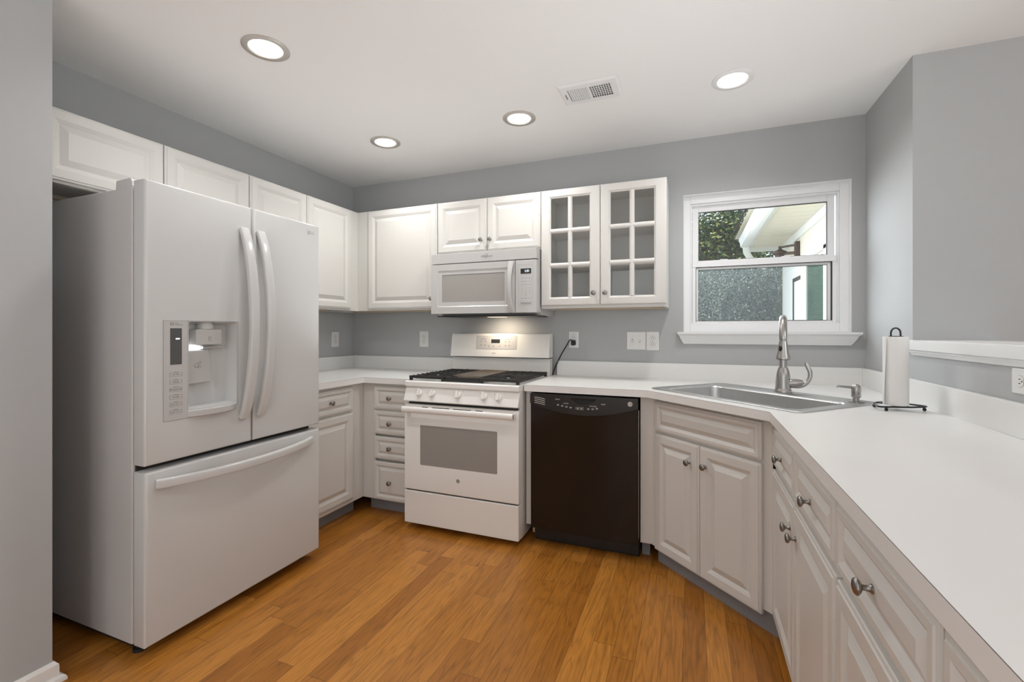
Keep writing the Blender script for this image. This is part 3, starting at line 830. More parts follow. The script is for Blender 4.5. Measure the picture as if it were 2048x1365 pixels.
# maker's mark
lgm = M(LINEG); lgm.lathe([(.0105, 0), (.0105, .0005)], (.8003, -1.268, 1.7425), (1, 0, 0), n=28); lgm.build('logo_disc', d2)
lgm = M(APPW); lgm.tube([(.8008, -1.268 + .0072 * math.cos(a * math.pi / 10), 1.7425 + .0072 * math.sin(a * math.pi / 10)) for a in range(3, 21)], .0007, 5, up=(1, 0, 0))
lgm.box((.8005, -1.268, 1.7415), (.8012, -1.2608, 1.7428)); lgm.box((.8005, -1.269, 1.739), (.8012, -1.2678, 1.747)); lgm.build('logo_face', d2)
text('logo_lettering', 'LG', .020, d2, (.8004, -1.243, 1.7420), FX, LINEG, ext=.0003)

# ------------------------------------------------------------------ gas range
RX0, RX1 = 1.009, 1.769
rg_ = thing('range', 'white freestanding gas range with black cast iron grates', 'range', ((RX0 + RX1) / 2, -.36, 0))
m = M(ENAM); m.box((RX0 + .003, -.660, .030), (RX1 - .003, -.030, .876)); m.build('body', rg_, bevel=.003)
for x in (RX0 + .05, RX1 - .05):
    for y in (-.60, -.08): M(RUB).lathe([(.018, 0), (.018, .008), (.01, .010), (.01, .031)], (x, y, 0), n=14).build('foot', rg_)
# cooktop
m = M(ENAM); m.prism([(-.1255, .876), (-.700, .876), (-.706, .882), (-.704, .908), (-.697, .914), (-.1255, .914)], 'x', RX0, RX1); ct = m.build('cooktop', rg_, bevel=.003)
m = M(ENAM); m.prism([(-.662, .876), (-.692, .8755), (-.724, .793), (-.715, .788), (-.662, .788)], 'x', RX0, RX1); cpn = m.build('control_panel', rg_, bevel=.004, seg=3)
nrm = Vector((0, -.0875, .032)).normalized(); nrm = Vector((0, -.933, .36)).normalized()
for x in (1.117, 1.207, 1.383, 1.553, 1.645):
    c0 = Vector((x, -.7045, .8425)); kb = M(ENAM)
    kb.lathe([(.0215, 0), (.0215, .006), (.0195, .011), (.0185, .014), (.001, .0145)], c0, nrm, n=28)
    q = Vector((0, 0, 1)).rotation_difference(nrm).to_matrix()
    up_ = (Vector((0, 0, 1)) - nrm * nrm.z).normalized(); sd_ = up_.cross(nrm)
    bx = []
    for hgt in (.012, .026):
        for a, b in ((-.0065, -.021), (.0065, -.021), (.0055, .0215), (-.0055, .0215)): bx.append(c0 + sd_ * a + up_ * b + nrm * hgt)
    kb.add(bx, [(0, 1, 2, 3), (7, 6, 5, 4), (0, 4, 5, 1), (1, 5, 6, 2), (2, 6, 7, 3), (3, 7, 4, 0)])
    kb.build('knob', rg_, ang=35, weld=False)
    for a, b, s_ in ((-.028, .016, .0016), (-.022 if x < 1.3 else .030, .027 if x < 1.3 else .022, .0018)):
        p_ = c0 + sd_ * a + up_ * b + nrm * .0008
        mk = M(GREYP); mk.add([p_ + sd_ * -s_ + up_ * -s_, p_ + sd_ * s_ + up_ * -s_, p_ + sd_ * s_ + up_ * s_, p_ + sd_ * -s_ + up_ * s_], [(0, 1, 2, 3)])
        mk.build('dial_mark', cpn, smooth=False)
M(DARK).box((RX0 + .02, -.690, .772), (RX1 - .02, -.660, .788)).build('door_gap', rg_)
# oven door
m = M(ENAM); m.prism([(-.661, .243), (-.706, .243), (-.711, .248), (-.711, .752), (-.700, .771), (-.661, .771)], 'x', RX0, RX1); od = m.build('oven_door', rg_, bevel=.004, seg=3)
m = M(OVENG); m.prism(rbox(1.124, 1.638, .402, .646, .006, 3), 'y', -.7118, -.7105); m.build('oven_window', od, smooth=False)
m = M(DARK)
for a, b in ((1.135, 1.178), (1.206, 1.325), (1.350, 1.470), (1.500, 1.545)):
    m.add([(a, -.7105, .7545), (b, -.7105, .7545), (b, -.7082, .7585), (a, -.7082, .7585)], [(0, 1, 2, 3)])
m.build('vent_slots', od, smooth=False)
m = M(ENAM); m.tube([(RX0 + .016, -.757, .745), (RX1 - .016, -.757, .745)], [(.012, .0185), (.012, .0185)], 20, up=(0, 0, 1))
for x in (RX0 + .030, RX1 - .030): m.box((x - .014, -.755, .733), (x + .014, -.710, .757))
m.build('door_handle', od, ang=35, weld=False)
em = M(GREYP); em.lathe([(.0115, 0), (.0115, .0006)], (1.385, -.7112, .332), (0, -1, 0), n=28); em.build('emblem_disc', od)
text('emblem_lettering', 'GE', .0125, od, (1.385, -.7121, .332), FY, APPT, ext=.0002, shear=.3)
m = M(ENAM); m.box((RX0, -.712, .036), (RX1, -.662, .236)); m.build('storage_drawer', rg_, bevel=.005, seg=3)
M(DARK).box((RX0 + .01, -.700, .2365), (RX1 - .01, -.662, .2425)).build('drawer_gap', rg_)
# backguard
m = M(ENAM); m.prism([(-.034, .900), (-.092, .900), (-.092, 1.030), (-.034, 1.030)], 'x', RX0 + .004, RX1 - .004); m.build('backguard_base', rg_)
m = M(ENAM); m.prism([(-.034, 1.036), (-.131, 1.036), (-.129, 1.048), (-.106, 1.185), (-.098, 1.200), (-.085, 1.204), (-.034, 1.204)], 'x', RX0, RX1); bk = m.build('backguard', rg_, bevel=.006, seg=3)
M(DARK).box((RX0 + .02, -.110, 1.0305), (RX1 - .004, -.036, 1.0358)).build('backguard_gap', rg_)
bgn = Vector((0, -.986, .166)); bgu = Vector((0, .166, .986)); bo = Vector((1.385, -.1175, 1.1165))


def bgq(mm, u0, u1, v0, v1, h, mt_):
    c_ = [bo + Vector((u, 0, 0)) + bgu * v + bgn * h for u, v in ((u0, v0), (u1, v0), (u1, v1), (u0, v1))]
    mm.add(c_, [(0, 1, 2, 3)], mt_)


pm = M(APPT); bgq(pm, -.170, .146, -.026, .072, .0012, LINEG); bgq(pm, -.1685, .1445, -.0245, .0705, .0016, APPS); bgq(pm, -.052, .016, .018, .046, .0020, SCREEN)
for u, v in ((-.130, .030), (-.098, .031), (-.130, .004), (-.100, .004), (-.068, -.004), (-.032, -.004), (.016, -.004), (.060, .030), (.088, .030), (.060, .002), (.088, .002)):
    bgq(pm, u - .005, u + .005, v - .004, v + .001, .0020, GREYP); bgq(pm, u - .0015, u + .0015, v + .003, v + .006, .0020, LINEG)
bgq(pm, -.134, -.092, .046, .049, .002, GREYP); bgq(pm, .056, .094, .045, .048, .002, GREYP)
pm.build('clock_panel', rg_, smooth=False, weld=False)
text('model_lettering', 'adora', .013, rg_, bo + Vector((-.028, 0, 0)) + bgu * -.053 + bgn * .001, (R(90 - 9.6), 0, 0), GREYP, ext=.0002, shear=.2)
# burners, grates and griddle
for x, y in ((1.145, -.53), (1.145, -.25), (1.633, -.53), (1.633, -.25)):
    b = M(APPS); b.lathe([(.045, .9145), (.045, .917), (.036, .922), (.036, .926)], (x, y, 0), n=24, m=STEEL); b.lathe([(.034, .926), (.034, .932), (.030, .934), (.001, .9345)], (x, y, 0), n=24, m=IRON)
    b.build('burner', rg_, ang=35)
b = M(STEEL); b.tube([(1.389, -.56, .921), (1.389, -.24, .921)], [(.03, .006)] * 2, 14, up=(0, 0, 1)); b.build('oval_burner', rg_)


def grate(x0, x1, side):
    gm = M(IRON); y0, y1 = -.668, -.142; zt = .943
    def br(a, b, w_=.006, z0=.927, z1=zt):
        A, B = Vector(a), Vector(b); t_ = (B - A).normalized(); n_ = Vector((-t_.y, t_.x)) * w_
        gm.prism([tuple(A - n_), tuple(B - n_), tuple(B + n_), tuple(A + n_)], 'z', z0, z1)
    br((x0, y0), (x1, y0), .007); br((x0, y1), (x1, y1), .007); br((x0 + .006, y0), (x0 + .006, y1), .006, .925, .938); br((x1 - .006, y0), (x1 - .006, y1), .006, .925, .938)
    br((x0, (y0 + y1) / 2), (x1, (y0 + y1) / 2), .006)
    for x, y in ((x0 + .01, y0), (x1 - .01, y0), (x0 + .01, y1), (x1 - .01, y1)): gm.box((x - .009, y - .008, .9142), (x + .009, y + .008, .93))
    cx = (x0 + x1) / 2
    for cy in (-.53, -.25):
        for k in range(4):
            y = cy + (-.105, -.055, .055, .105)[k]
            for sx in (-1, 1): br((cx + sx * .125, y), (cx + sx * (.045 if abs(y - cy) < .06 else .03), y), .005, .930, zt)
        for sx in (-1, 1): br((cx + sx * .125, cy), (cx + sx * .032, cy), .005, .930, zt)
        br((cx, cy - .14), (cx, cy - .035), .005, .930, zt); br((cx, cy + .035), (cx, cy + .14), .005, .930, zt)
        for sx in (-1, 1):
            for sy in (-1, 1): br((cx + sx * .028, cy + sy * .028), (cx + sx * .075, cy + sy * .075), .0045, .930, zt)
    gm.build('grate', rg_, bevel=.0015, weld=False)


grate(1.020, 1.268, 0); grate(1.510, 1.758, 1)
gm = M(IRON); gm.box((1.272, -.668, .9145), (1.506, -.656, .943)); gm.box((1.272, -.154, .927), (1.506, -.142, .943)); gm.box((1.272, -.656, .925), (1.284, -.154, .941)); gm.box((1.494, -.656, .925), (1.506, -.154, .941)); gm.build('centre_grate', rg_, bevel=.0015, weld=False)
gm = M(GRIDDLE); gm.loops([[(x, y, z) for x, y in rbox(1.286 - e, 1.492 + e, -.600 - e, -.158 + e, .02, 4)] for e, z in ((-.012, .930), (0, .931), (.003, .946), (0, .946), (-.008, .939))], cap0=True); gm.build('griddle', rg_, ang=40)

# ------------------------------------------------------------------ over-the-range microwave
mw = thing('microwave', 'white over-the-range microwave mounted above the gas range', 'microwave', (1.393, -.2, 1.33))
MX0, MX1 = 1.0135, 1.7735
m = M(APPT); m.prism([(-.004, 1.326), (-.300, 1.326), (-.318, 1.344), (-.361, 1.345), (-.361, 1.7445), (-.004, 1.7445)], 'x', MX0 + .002, MX1 - .002); m.build('case', mw, bevel=.002)
m = M(BLACKM); m.prism([(MX0 + .02, -.355), (MX1 - .02, -.355), (MX1 - .05, -.02), (MX0 + .05, -.02)], 'z', 1.3185, 1.3255); m.build('vent_underside', mw)
m = M(APPT); m.prism([(MX0, -.361), (MX0, -.402), (MX1 - .010, -.405), (MX1 - .003, -.400), (MX1, -.390), (MX1, -.361)], 'z', 1.6765, 1.7445); m.build('vent_grille', mw, bevel=.003)
M(DARK).box((MX0 + .004, -.3695, 1.3455), (MX1 - .006, -.3615, 1.676)).build('door_gap', mw)
dm = M(APPT); fo = [(MX0, 1.3385), (1.6275, 1.3385), (1.6275, 1.6715), (MX0, 1.6715)]; ho = rbox(1.060, 1.586, 1.384, 1.630, .012, 4); hw = rbox(1.095, 1.556, 1.4165, 1.602, .001, 4)
dm.holed(fo, [ho[::-1]], 'y', -.405, -.370); dm.loops([[(a, -.405, b) for a, b in ho], [(a, -.4005, b) for a, b in rbox(1.066, 1.580, 1.390, 1.624, .010, 4)], [(a, -.4000, b) for a, b in hw], [(a, -.397, b) for a, b in hw]], cap0=False, cap1=False)
mdr = dm.build('door', mw, ang=25)
M(MICG).box((1.094, -.3975, 1.4155), (1.557, -.392, 1.603)).build('window', mdr)
m = M(APPT); path = []; rad = []
for i in range(17):
    s_ = i / 16; bow = 1 - (2 * s_ - 1) ** 2
    path.append((1.6035 - .004 * bow, -.408 - .026 * bow, 1.345 + .322 * s_)); rad.append((.0175 - .006 * bow + .003 * s_, .0065))
m.tube(path, rad, 12, up=(0, -1, 0), sq=True); m.build('handle', mdr, ang=50)
m = M(APPT); m.prism([(1.6310, -.366), (1.6310, -.405), (MX1 - .008, -.405), (MX1 - .002, -.401), (MX1, -.394), (MX1, -.366)], 'z', 1.3385, 1.6715); kp = m.build('keypad', mw, bevel=.003)
m = M(LINEG); ring(m, 1.650, 1.746, 1.384, 1.642, .0008, .0008, .0008, .0008, -.4056, -.4050)
m.box((1.667, -.4062, 1.584), (1.737, -.4050, 1.6165), SCREEN); m.box((1.667, -.4058, 1.392), (1.737, -.4050, 1.404), LINEG)
for r_ in range(3):
    for c_ in range(3): m.box((1.670 + .0245 * c_, -.4056, 1.5535 - .0195 * r_), (1.686 + .0245 * c_, -.4050, 1.5565 - .0195 * r_), LINEG)
for c_ in range(3): m.box((1.672 + .0245 * c_, -.4056, 1.427), (1.684 + .0245 * c_, -.4050, 1.431), LINEG)
m.build('key_marks', kp, smooth=False, weld=False)
for k in range(10):
    r_, c_ = (k // 3, k % 3) if k < 9 else (3, 1)
    text('key_lettering', str((k + 1) % 10), .0095, kp, (1.678 + .0245 * c_, -.4053, 1.4935 - .0150 * r_), FY, GREYP, ext=.0002)
text('clock_digits', '1:31', .020, kp, (1.710, -.4064, 1.6005), FY, DIG, ext=.0002)
text('maker_lettering', 'Whirlpool', .0200, mw, (1.428, -.4042, 1.7105), FY, GREYP, ext=.0002, shear=.35)
lgm = M(GREYP); lgm.tube([(1.4255 + .016 * math.cos(a * math.pi / 12) * (.6 + .4 * math.sin(a * math.pi / 12)), -.4046, 1.7105 + .013 * math.sin(a * math.pi / 12) + .010 * math.cos(a * math.pi / 12)) for a in range(24)], .0005, 5, closed=True, up=(0, 1, 0)); lgm.build('maker_swoosh', mw)
hl_ = M(HOODL); hl_.box((1.36, -.24, 1.3165), (1.48, -.17, 1.3187)); hl_.build('cooktop_lamp', mw)
lamp('cooktop_light', 'SPOT', (1.42, -.19, 1.312), 5.5, (1, .83, .62), (R(35), 0, 0), spot_size=R(150), spot_blend=.8, shadow_soft_size=.06).parent = None

# ------------------------------------------------------------------ dishwasher
dw = thing('dishwasher', 'black built-in dishwasher under the counter beside the range', 'dishwasher', (2.114, -.32, 0))
DX0, DX1 = 1.815, 2.411
M(BLACKM).box((DX0 + .006, -.58, .02), (DX1 - .006, -.03, .868)).build('tub', dw)
m = M(BLACK); m.box((DX0, -.637, .098), (DX1, -.582, .822)); wd = m.build('door', dw, bevel=.004, seg=3)
ar = [(DX0, .868), (DX0, .812)] + [(DX0 + (DX1 - DX0) * i / 16, .812 - .052 * math.sin(math.pi * i / 16) ** .9) for i in range(1, 16)] + [(DX1, .812), (DX1, .868)]
pk = [(2.052, .852)] + [(2.060 + .124 * i / 10, .852 - .030 * math.sin(math.pi * i / 10) ** .45) for i in range(1, 10)] + [(2.192, .852)]
m = M(BLACKM); m.holed(ar, [pk[::-1]], 'y', -.648, -.590); cpl = m.build('control_panel', dw, bevel=.002)
M(DARK).box((2.045, -.634, .81), (2.20, -.6375, .86)).build('pocket_handle', cpl)
WHP = mat('printed_white', (.62, .60, .56), .4)
m = M(WHP)
for k in range(4):
    pts_ = [(1.842 + .062 * i / 5, .849 - .0105 * k - .010 * (i / 5) ** 1.5) for i in range(6)]
    for i in range(5):
        (a, b), (c_, e) = pts_[i], pts_[i + 1]; m.add([(a, -.6487, b - .0016), (c_, -.6487, e - .0016), (c_, -.6487, e + .0016), (a, -.6487, b + .0016)], [(0, 1, 2, 3)])
m.build('stripe_trim', cpl, smooth=False)
for s_, x, z in (('START', 1.977, .842), ('CYCLE', 2.025, .822), ('OPTIONS', 2.176, .814), ('RESET', 2.232, .828)):
    text('panel_lettering', s_, .0092, cpl, (x, -.6484, z), FY, WHP, ext=.0002)
m = M(WHP)
for x, z in ((1.980, .812), (2.004, .808), (2.028, .804), (2.052, .801), (2.092, .799), (2.112, .799), (2.150, .799), (2.174, .800), (2.197, .804)):
    m.box((x - .007, -.6486, z), (x + .007, -.6480, z + .0022)); m.box((x - .005, -.6486, z - .004), (x + .005, -.6480, z - .0018))
ring(m, 2.080, 2.124, .792, .806, .0007, .0007, .0007, .0007, -.6486, -.6480); m.build('panel_marks', cpl, smooth=False, weld=False)
em = M(WHP); em.tube([(2.372 + .0115 * math.cos(a * math.pi / 16), -.6486, .838 + .0115 * math.sin(a * math.pi / 16)) for a in range(32)], .0012, 6, closed=True, up=(0, 1, 0))
em.lathe([(.0095, 0), (.0095, .0004)], (2.372, -.6481, .838), (0, -1, 0), n=24, m=WHP); em.build('emblem_disc', cpl)
text('emblem_lettering', 'GE', .0115, cpl, (2.372, -.6488, .838), FY, BLACKM, ext=.0002, shear=.3)
M(KICKB).box((DX0 + .002, -.560, .004), (DX1, -.545, .112)).build('kick_plate', dw)
M(STEEL).box((DX1 - .0005, -.60, .12), (DX1 + .0015, -.585, .80)).build('edge_strip', dw)
for x in (DX0 + .004,): M(STEEL).box((x - .012, -.575, .045), (x + .008, -.562, .095)).build('mounting_bracket', dw)

# ------------------------------------------------------------------ outlets, switch, cord
def outlet(label, loc, rz, w_=.078, h_=.122, roll=0., deco=False, brand=True):
    t_ = thing('outlet', label, 'outlet', loc, rz, 'white wall outlets'); t_.rotation_euler = (0, roll, rz)
    m = M(PLATE); m.loops([[(a, y, b) for a, b in rbox(-w_ / 2 + e, w_ / 2 - e, -h_ / 2 + e, h_ / 2 - e, .003, 2)] for e, y in ((0, -.0005), (0, -.003), (.003, -.0055))]); m.build('cover_plate', t_, world=False, ang=30)
    for zc_ in (.0195, -.0195):
        r = M(PLATE)
        sh_ = rbox(-.0168, .0168, zc_ - .019, zc_ + .019, .001, 2) if deco else [(a, b) for a, b in [(.0172 * max(-.97, min(.97, math.cos(q))), zc_ + .0145 * max(-1, min(1, 1.12 * math.sin(q)))) for q in [2 * math.pi * i / 28 for i in range(28)]]]
        r.prism(sh_, 'y', -.0066, -.0050)
        r.prism([(a * 1.07, zc_ + (b - zc_) * 1.07) for a, b in sh_], 'y', -.0058, -.0050, LINEG)
        for x in (-.0063, .0063): r.box((x - .0012, -.0069, zc_ - .006), (x + .0012, -.0060, zc_ + .0025), DARK)
        r.lathe([(.0024, 0), (.0024, .0004)], (0, -.0066, zc_ + .0085), (0, -1, 0), n=10, m=DARK)
        r.build('receptacle', t_, world=False, smooth=False, weld=False)
    M(STEEL).lathe([(.003, 0), (.003, .001), (.001, .0014)], (0, -.0055, 0 if not deco else .047), (0, -1, 0), n=12).build('screw', t_, world=False)
    return t_


outlet('white duplex outlet on the left wall close to the refrigerator', (0, -.213, 1.153), R(90))
outlet('white duplex outlet on the back wall left of the range', (.6995, 0, 1.156), 0, .080, .124)
outlet('white outlet with a black cord plugged in, right of the range', (1.9095, 0, 1.1615), 0, .069, .112, deco=True)
outlet('white duplex outlet joined to the double switch plate', (2.4355, 0, 1.157), 0, .079, .122)
outlet('white outlet lying sideways on the half wall under the bar ledge', (W, -1.329, 1.078), R(-90), .076, .122, roll=R(90))
sw = thing('light_switch', 'white double toggle switch plate between two outlets on the back wall', 'switch', (2.3315, 0, 1.158))
m = M(PLATE); m.loops([[(a, y, b) for a, b in rbox(-.0605 + e, .0605 - e, -.059 + e, .059 - e, .003, 2)] for e, y in ((0, -.0005), (0, -.003), (.003, -.0055))]); m.build('switch_plate', sw, world=False, ang=30)
for x, s_ in ((-.023, -1), (.023, 1)):
    r = M(PLATE); r.box((x - .005, -.0062, -.012), (x + .005, -.005, .012), LINEG)
    r.prism([(-.004, -.009), (-.004, .009), (-.018, s_ * .0125 + .003), (-.018, s_ * .0125 - .003)], 'x', x - .004, x + .004); r.build('toggle', sw, world=False, smooth=False, weld=False)
    for z in (.030, -.030): M(STEEL).lathe([(.003, 0), (.003, .001), (.001, .0014)], (x, -.0055, z), (0, -1, 0), n=12).build('screw', sw, world=False)
cd_ = thing('power_cord', 'black power cord plugged into the outlet, dropping behind the range', 'cord', (1.911, -.02, 1.14))
m = M(RUB); m.prism(rbox(1.898, 1.926, 1.122, 1.158, .009, 4), 'y', -.032, -.0072); m.build('plug', cd_, bevel=.003)
m = M(RUB); m.tube([(1.910, -.028, 1.150), (1.899, -.037, 1.162), (1.888, -.036, 1.156), (1.865, -.033, 1.118), (1.838, -.031, 1.075), (1.814, -.029, 1.030), (1.798, -.027, .998), (1.781, -.020, .965), (1.766, -.016, .930), (1.758, -.012, .90), (1.752, -.012, .80)], .0042, 10); m.build('cable', cd_)

# ------------------------------------------------------------------ ceiling lights and vent
names = ['nickel-ringed recessed ceiling light above the refrigerator', 'nickel-ringed recessed ceiling light nearest the room corner', 'nickel-ringed recessed ceiling light above the range, beside the vent', 'white-ringed recessed ceiling light nearest the window']
for x, y in BACK_FILL: lamp('ceiling_spot', 'SPOT', (x, y, HC - .012), 38, (.92, .965, 1), (0, 0, 0), spot_size=R(150), spot_blend=.9, shadow_soft_size=.05)  # unseen fill spots added behind and beside the camera, without fixtures
for i, (x, y) in enumerate(LIGHTS):
    ringm = TRIMN if i < 3 else TRIM
    t_ = thing('ceiling_light', names[i], 'light', (x, y, HC), 0, 'recessed ceiling lights')
    m = M(ringm); m.lathe([(.094, HC - .0002), (.094, HC - .003), (.088, HC - .0065), (.072, HC - .0065), (.069, HC - .004), (.069, HC + .004)], (x, y, 0), n=40, cap0=False, cap1=False); m.build('trim_ring', t_, ang=35)
    m = M(TRIM); m.lathe([(.0685, HC + .003), (.0685, HC - .002), (.062, HC + .012), (.058, HC + .030), (.058, HC + .05), (.001, HC + .05)], (x, y, 0), n=36, cap0=False); m.build('baffle', t_, ang=50)
    m = M(BULB); m.lathe([(.048, HC + .040), (.050, HC + .030), (.047, HC + .024), (.030, HC + .019), (.001, HC + .017)], (x, y, 0), n=28); m.build('bulb', t_, ang=50)
    lamp('ceiling_spot', 'SPOT', (x, y, HC - .012), 21, (1, .985, .965), (0, 0, 0), spot_size=R(150), spot_blend=.9, shadow_soft_size=.05)
vt = thing('ceiling_vent', 'white rectangular air register in the ceiling', 'vent', (2.196, -.816, HC))
VX0, VX1, VY0, VY1 = 2.046, 2.346, -.918, -.714
m = M(TRIM)
m.holed([(VX0 + .012, VY0 + .012), (VX1 - .012, VY0 + .012), (VX1 - .012, VY1 - .012), (VX0 + .012, VY1 - .012)], [[(2.090, -.875), (2.090, -.757), (2.190, -.757), (2.190, -.875)], [(2.200, -.875), (2.200, -.757), (2.305, -.757), (2.305, -.875)]], 'z', HC - .010, HC - .008)
o4 = lambda e, z: [(VX0 + e, VY0 + e, z), (VX1 - e, VY0 + e, z), (VX1 - e, VY1 - e, z), (VX0 + e, VY1 - e, z)]
m.loops([o4(0, HC - .0003), o4(0, HC - .002), o4(.012, HC - .010)], cap0=False, cap1=False); m.build('frame', vt, ang=20)
M(DARK).box((2.085, -.88, HC - .0012), (2.31, -.752, HC - .0004)).build('duct', vt)
m = M(TRIM)
for k in range(9):
    x = 2.093 + .0112 * k; m.add([(x, -.876, HC - .0095), (x, -.756, HC - .0095), (x + .0078, -.756, HC - .0035), (x + .0078, -.876, HC - .0035), (x + .001, -.876, HC - .0102), (x + .001, -.756, HC - .0102), (x + .0088, -.756, HC - .0042), (x + .0088, -.876, HC - .0042)],
                                     [(0, 1, 2, 3), (4, 7, 6, 5), (0, 4, 5, 1), (2, 6, 7, 3), (1, 5, 6, 2), (0, 3, 7, 4)])
for k in range(10):
    x = 2.199 + .0117 * k; m.box((x - .0016, -.876, HC - .0095), (x + .0016, -.756, HC - .0030))
for k in range(6): m.box((2.199, -.857 + .018 * k - .004, HC - .0032), (2.306, -.857 + .018 * k + .003, HC - .0022))
m.build('louvres', vt, smooth=False, weld=False)
M(DARK).box((2.072, -.838, HC - .0125), (2.075, -.792, HC - .0105)).build('damper_lever', vt)

# ------------------------------------------------------------------ outdoors
struct(M(GROUND_BOUNCE).box((-8, .16, -.45), (16, 30, -.35)).build('ground', smooth=False))
hw_ = thing('house_wing', 'cream house wing with white soffit, gutter and patio door outside the window', 'building', (4.6, 3.2, -.35))
m = M(SIDING); m.box((3.95, .5, -.35), (5.8, 4.845, 2.5)); m.build('wall', hw_)
m = M(SOFFIT)
for k in range(46):
    y = .3 + k * .1; m.box((3.50, y, 2.500 if k % 2 else 2.502), (3.951, y + .1, 2.53))
m.build('soffit', hw_, smooth=False)
m = M(XWHITE); m.box((3.46, .3, 2.490), (3.50, 4.86, 2.66)); m.box((3.46, 4.84, 2.44), (5.8, 4.88, 2.66)); m.box((3.50, 4.40, 2.485), (3.52, 4.86, 2.50)); m.build('fascia', hw_)
m = M(XWHITE); m.prism([(3.46, 2.475), (3.40, 2.475), (3.365, 2.50), (3.355, 2.56), (3.34, 2.60), (3.34, 2.615), (3.46, 2.615)], 'y', .3, 4.70); m.build('gutter', hw_)
m = M(XWHITE); m.box((3.928, .5, 2.40), (3.951, 4.84, 2.50)); m.build('frieze_board', hw_)
m = M(SIDING); m.prism([(3.3, 2.66), (5.8, 2.66), (5.8, 3.6)], 'y', .3, 4.9); m.build('roof', hw_)
m = M(XWHITE); m.tube([(3.43, 4.60, 2.48), (3.44, 4.62, 2.40), (3.50, 4.68, 2.31), (3.60, 4.76, 2.24), (3.72, 4.82, 2.20)], [(.035, .045)] * 5, 12, sq=True); m.build('downspout', hw_)
m = M(XWHITE); m.box((3.930, 3.35, -.2), (3.951, 4.62, 2.06)); m.box((3.925, 2.30, -.2), (3.951, 2.42, 2.1)); m.box((3.925, 3.18, -.2), (3.951, 3.36, 2.1)); m.box((3.925, 2.3, 2.06), (3.951, 4.62, 2.14)); dtr = m.build('door_trim', hw_)
M(XGLASS).box((3.935, 2.42, 0), (3.945, 3.18, 2.02)).build('door_glass', hw_)
m = M(GASKET); m.box((3.926, 3.30, -.1), (3.931, 3.335, 2.05)); m.build('door_gap', hw_)
m = M(BRONZE); m.box((3.924, 3.88, -.1), (3.931, 3.95, 1.90)); m.box((3.924, 3.50, 1.86), (3.931, 3.95, 1.91)); m.build('door_edge', hw_)
wl_ = thing('wall_lantern', 'dark bronze wall lantern under the soffit of the house wing', 'lantern', (3.95, 3.75, 2.2))
m = M(BRONZE); m.box((3.90, 3.62, 2.16), (3.949, 3.72, 2.36)); m.build('wall_plate', wl_, bevel=.006)
m = M(BRONZE); m.tube([(3.92, 3.68, 2.32), (3.86, 3.74, 2.325), (3.78, 3.82, 2.325), (3.75, 3.85, 2.32)], .014, 8); m.tube([(3.92, 3.68, 2.22), (3.82, 3.78, 2.235), (3.76, 3.84, 2.23)], .02, 8); m.build('arm', wl_)
m = M(BRONZE); m.lathe([(.02, 2.34), (.02, 2.30), (.09, 2.26), (.085, 2.235), (.05, 2.23), (.05, 2.20)], (3.76, 3.84, 0), n=12); m.build('hood', wl_)


def leaves(mt, n, cen, rad, size, flat=.0):
    m = M(mt); cx, cy, cz = cen
    for i in range(n):
        while True:
            p_ = Vector((random.uniform(-1, 1), random.uniform(-1, 1), random.uniform(-1, 1)))
            if p_.length < 1: break
        if p_.length < .55 and random.random() < .5: p_ = p_.normalized() * random.uniform(.6, 1)
        c_ = Vector((cx + p_.x * rad[0], cy + p_.y * rad[1], cz + p_.z * rad[2]))
        a = Vector((random.gauss(0, 1), random.gauss(0, 1), random.gauss(0, .6))).normalized(); b = a.cross(Vector((random.gauss(0, 1), random.gauss(0, 1), random.gauss(0, 1)))).normalized()
        s_ = size * random.uniform(.5, 1.3)
        m.add([c_ - a * s_, c_ + b * s_ * .45, c_ + a * s_, c_ - b * s_ * .45], [(0, 1, 2, 3)])
    return m


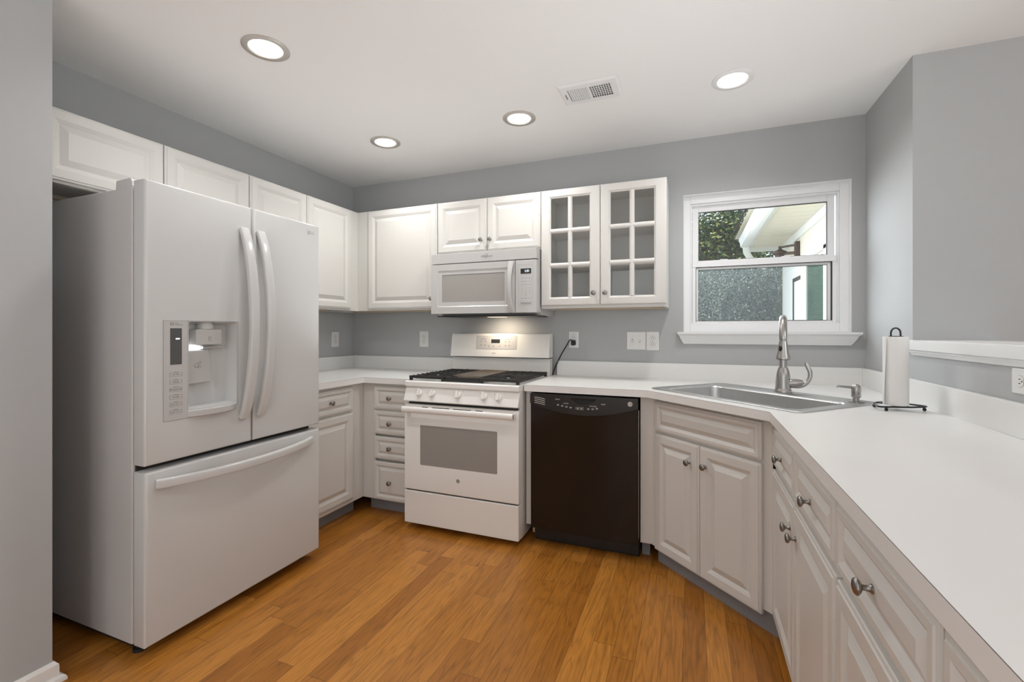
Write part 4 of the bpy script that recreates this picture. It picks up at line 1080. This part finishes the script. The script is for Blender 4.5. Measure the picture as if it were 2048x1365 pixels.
trees = [((3.3, 9.6), 3.6, 1.35, 'leafy green tree seen right above the lower window sash'), ((3.9, 15.0), 5.6, 2.6, 'tall leafy tree furthest back beyond the yard')]
for (x, y), h_, r_, lab in trees:
    t_ = thing('tree', lab, 'tree', (x, y, -.35), 0, 'trees beyond the window')
    m = M(BARK); m.tube([(x, y, -.35), (x + .1, y, h_ * .5), (x - .05, y + .1, h_ + .3)], [.16, .11, .04], 8)
    for k in range(5):
        a = k * 1.3; m.tube([(x + .05, y, h_ * .45 + .3 * k), (x + math.cos(a) * r_ * .5, y + math.sin(a) * r_ * .5, h_ * .6 + .35 * k), (x + math.cos(a) * r_ * .9, y + math.sin(a) * r_ * .9, h_ * .7 + .4 * k)], [.06, .035, .012], 6)
    m.build('trunk', t_)
    cr_ = M(LEAF)
    for k in range(6):
        a = random.uniform(0, 6.28); q = random.uniform(0, .55) * r_
        s_ = leaves(LEAF, 3600 if 3 < x < 4 else 500, (x + math.cos(a) * q, y + math.sin(a) * q, h_ * .62 + (k - 2) * r_ * .33), (r_ * .8, r_ * .8, r_ * .62), .058)
        cr_.add(s_.v, s_.f)
    cr_.build('crown', t_, smooth=False, weld=False)
hd = thing('shrub', 'dense clipped shrub filling the lower window pane, leaves greyed to imitate glare on the glass', 'shrub', (2.9, 5.6, -.35))
m = M(HEDGE)
for k in range(34000):
    x = random.uniform(1.2, 4.2); top = 2.33; z = random.uniform(.6, top)
    y = 5.35 + random.random() ** 2 * .7 + .1 * math.sin(x * 5) * math.cos(z * 4)
    c_ = Vector((x, y, z)); a = Vector((random.gauss(0, 1), random.gauss(0, .5), random.gauss(0, 1))).normalized(); b = a.cross(Vector((random.gauss(0, .4), 1, random.gauss(0, .4)))).normalized(); s_ = random.uniform(.008, .024)
    m.add([c_ - a * s_, c_ + b * s_ * .6, c_ + a * s_, c_ - b * s_ * .6], [(0, 1, 2, 3)])
m.build('foliage', hd, smooth=False, weld=False)
M(HEDGE).box((1.2, 5.75, -.35), (4.18, 6.2, 2.28)).build('inner_growth', hd)
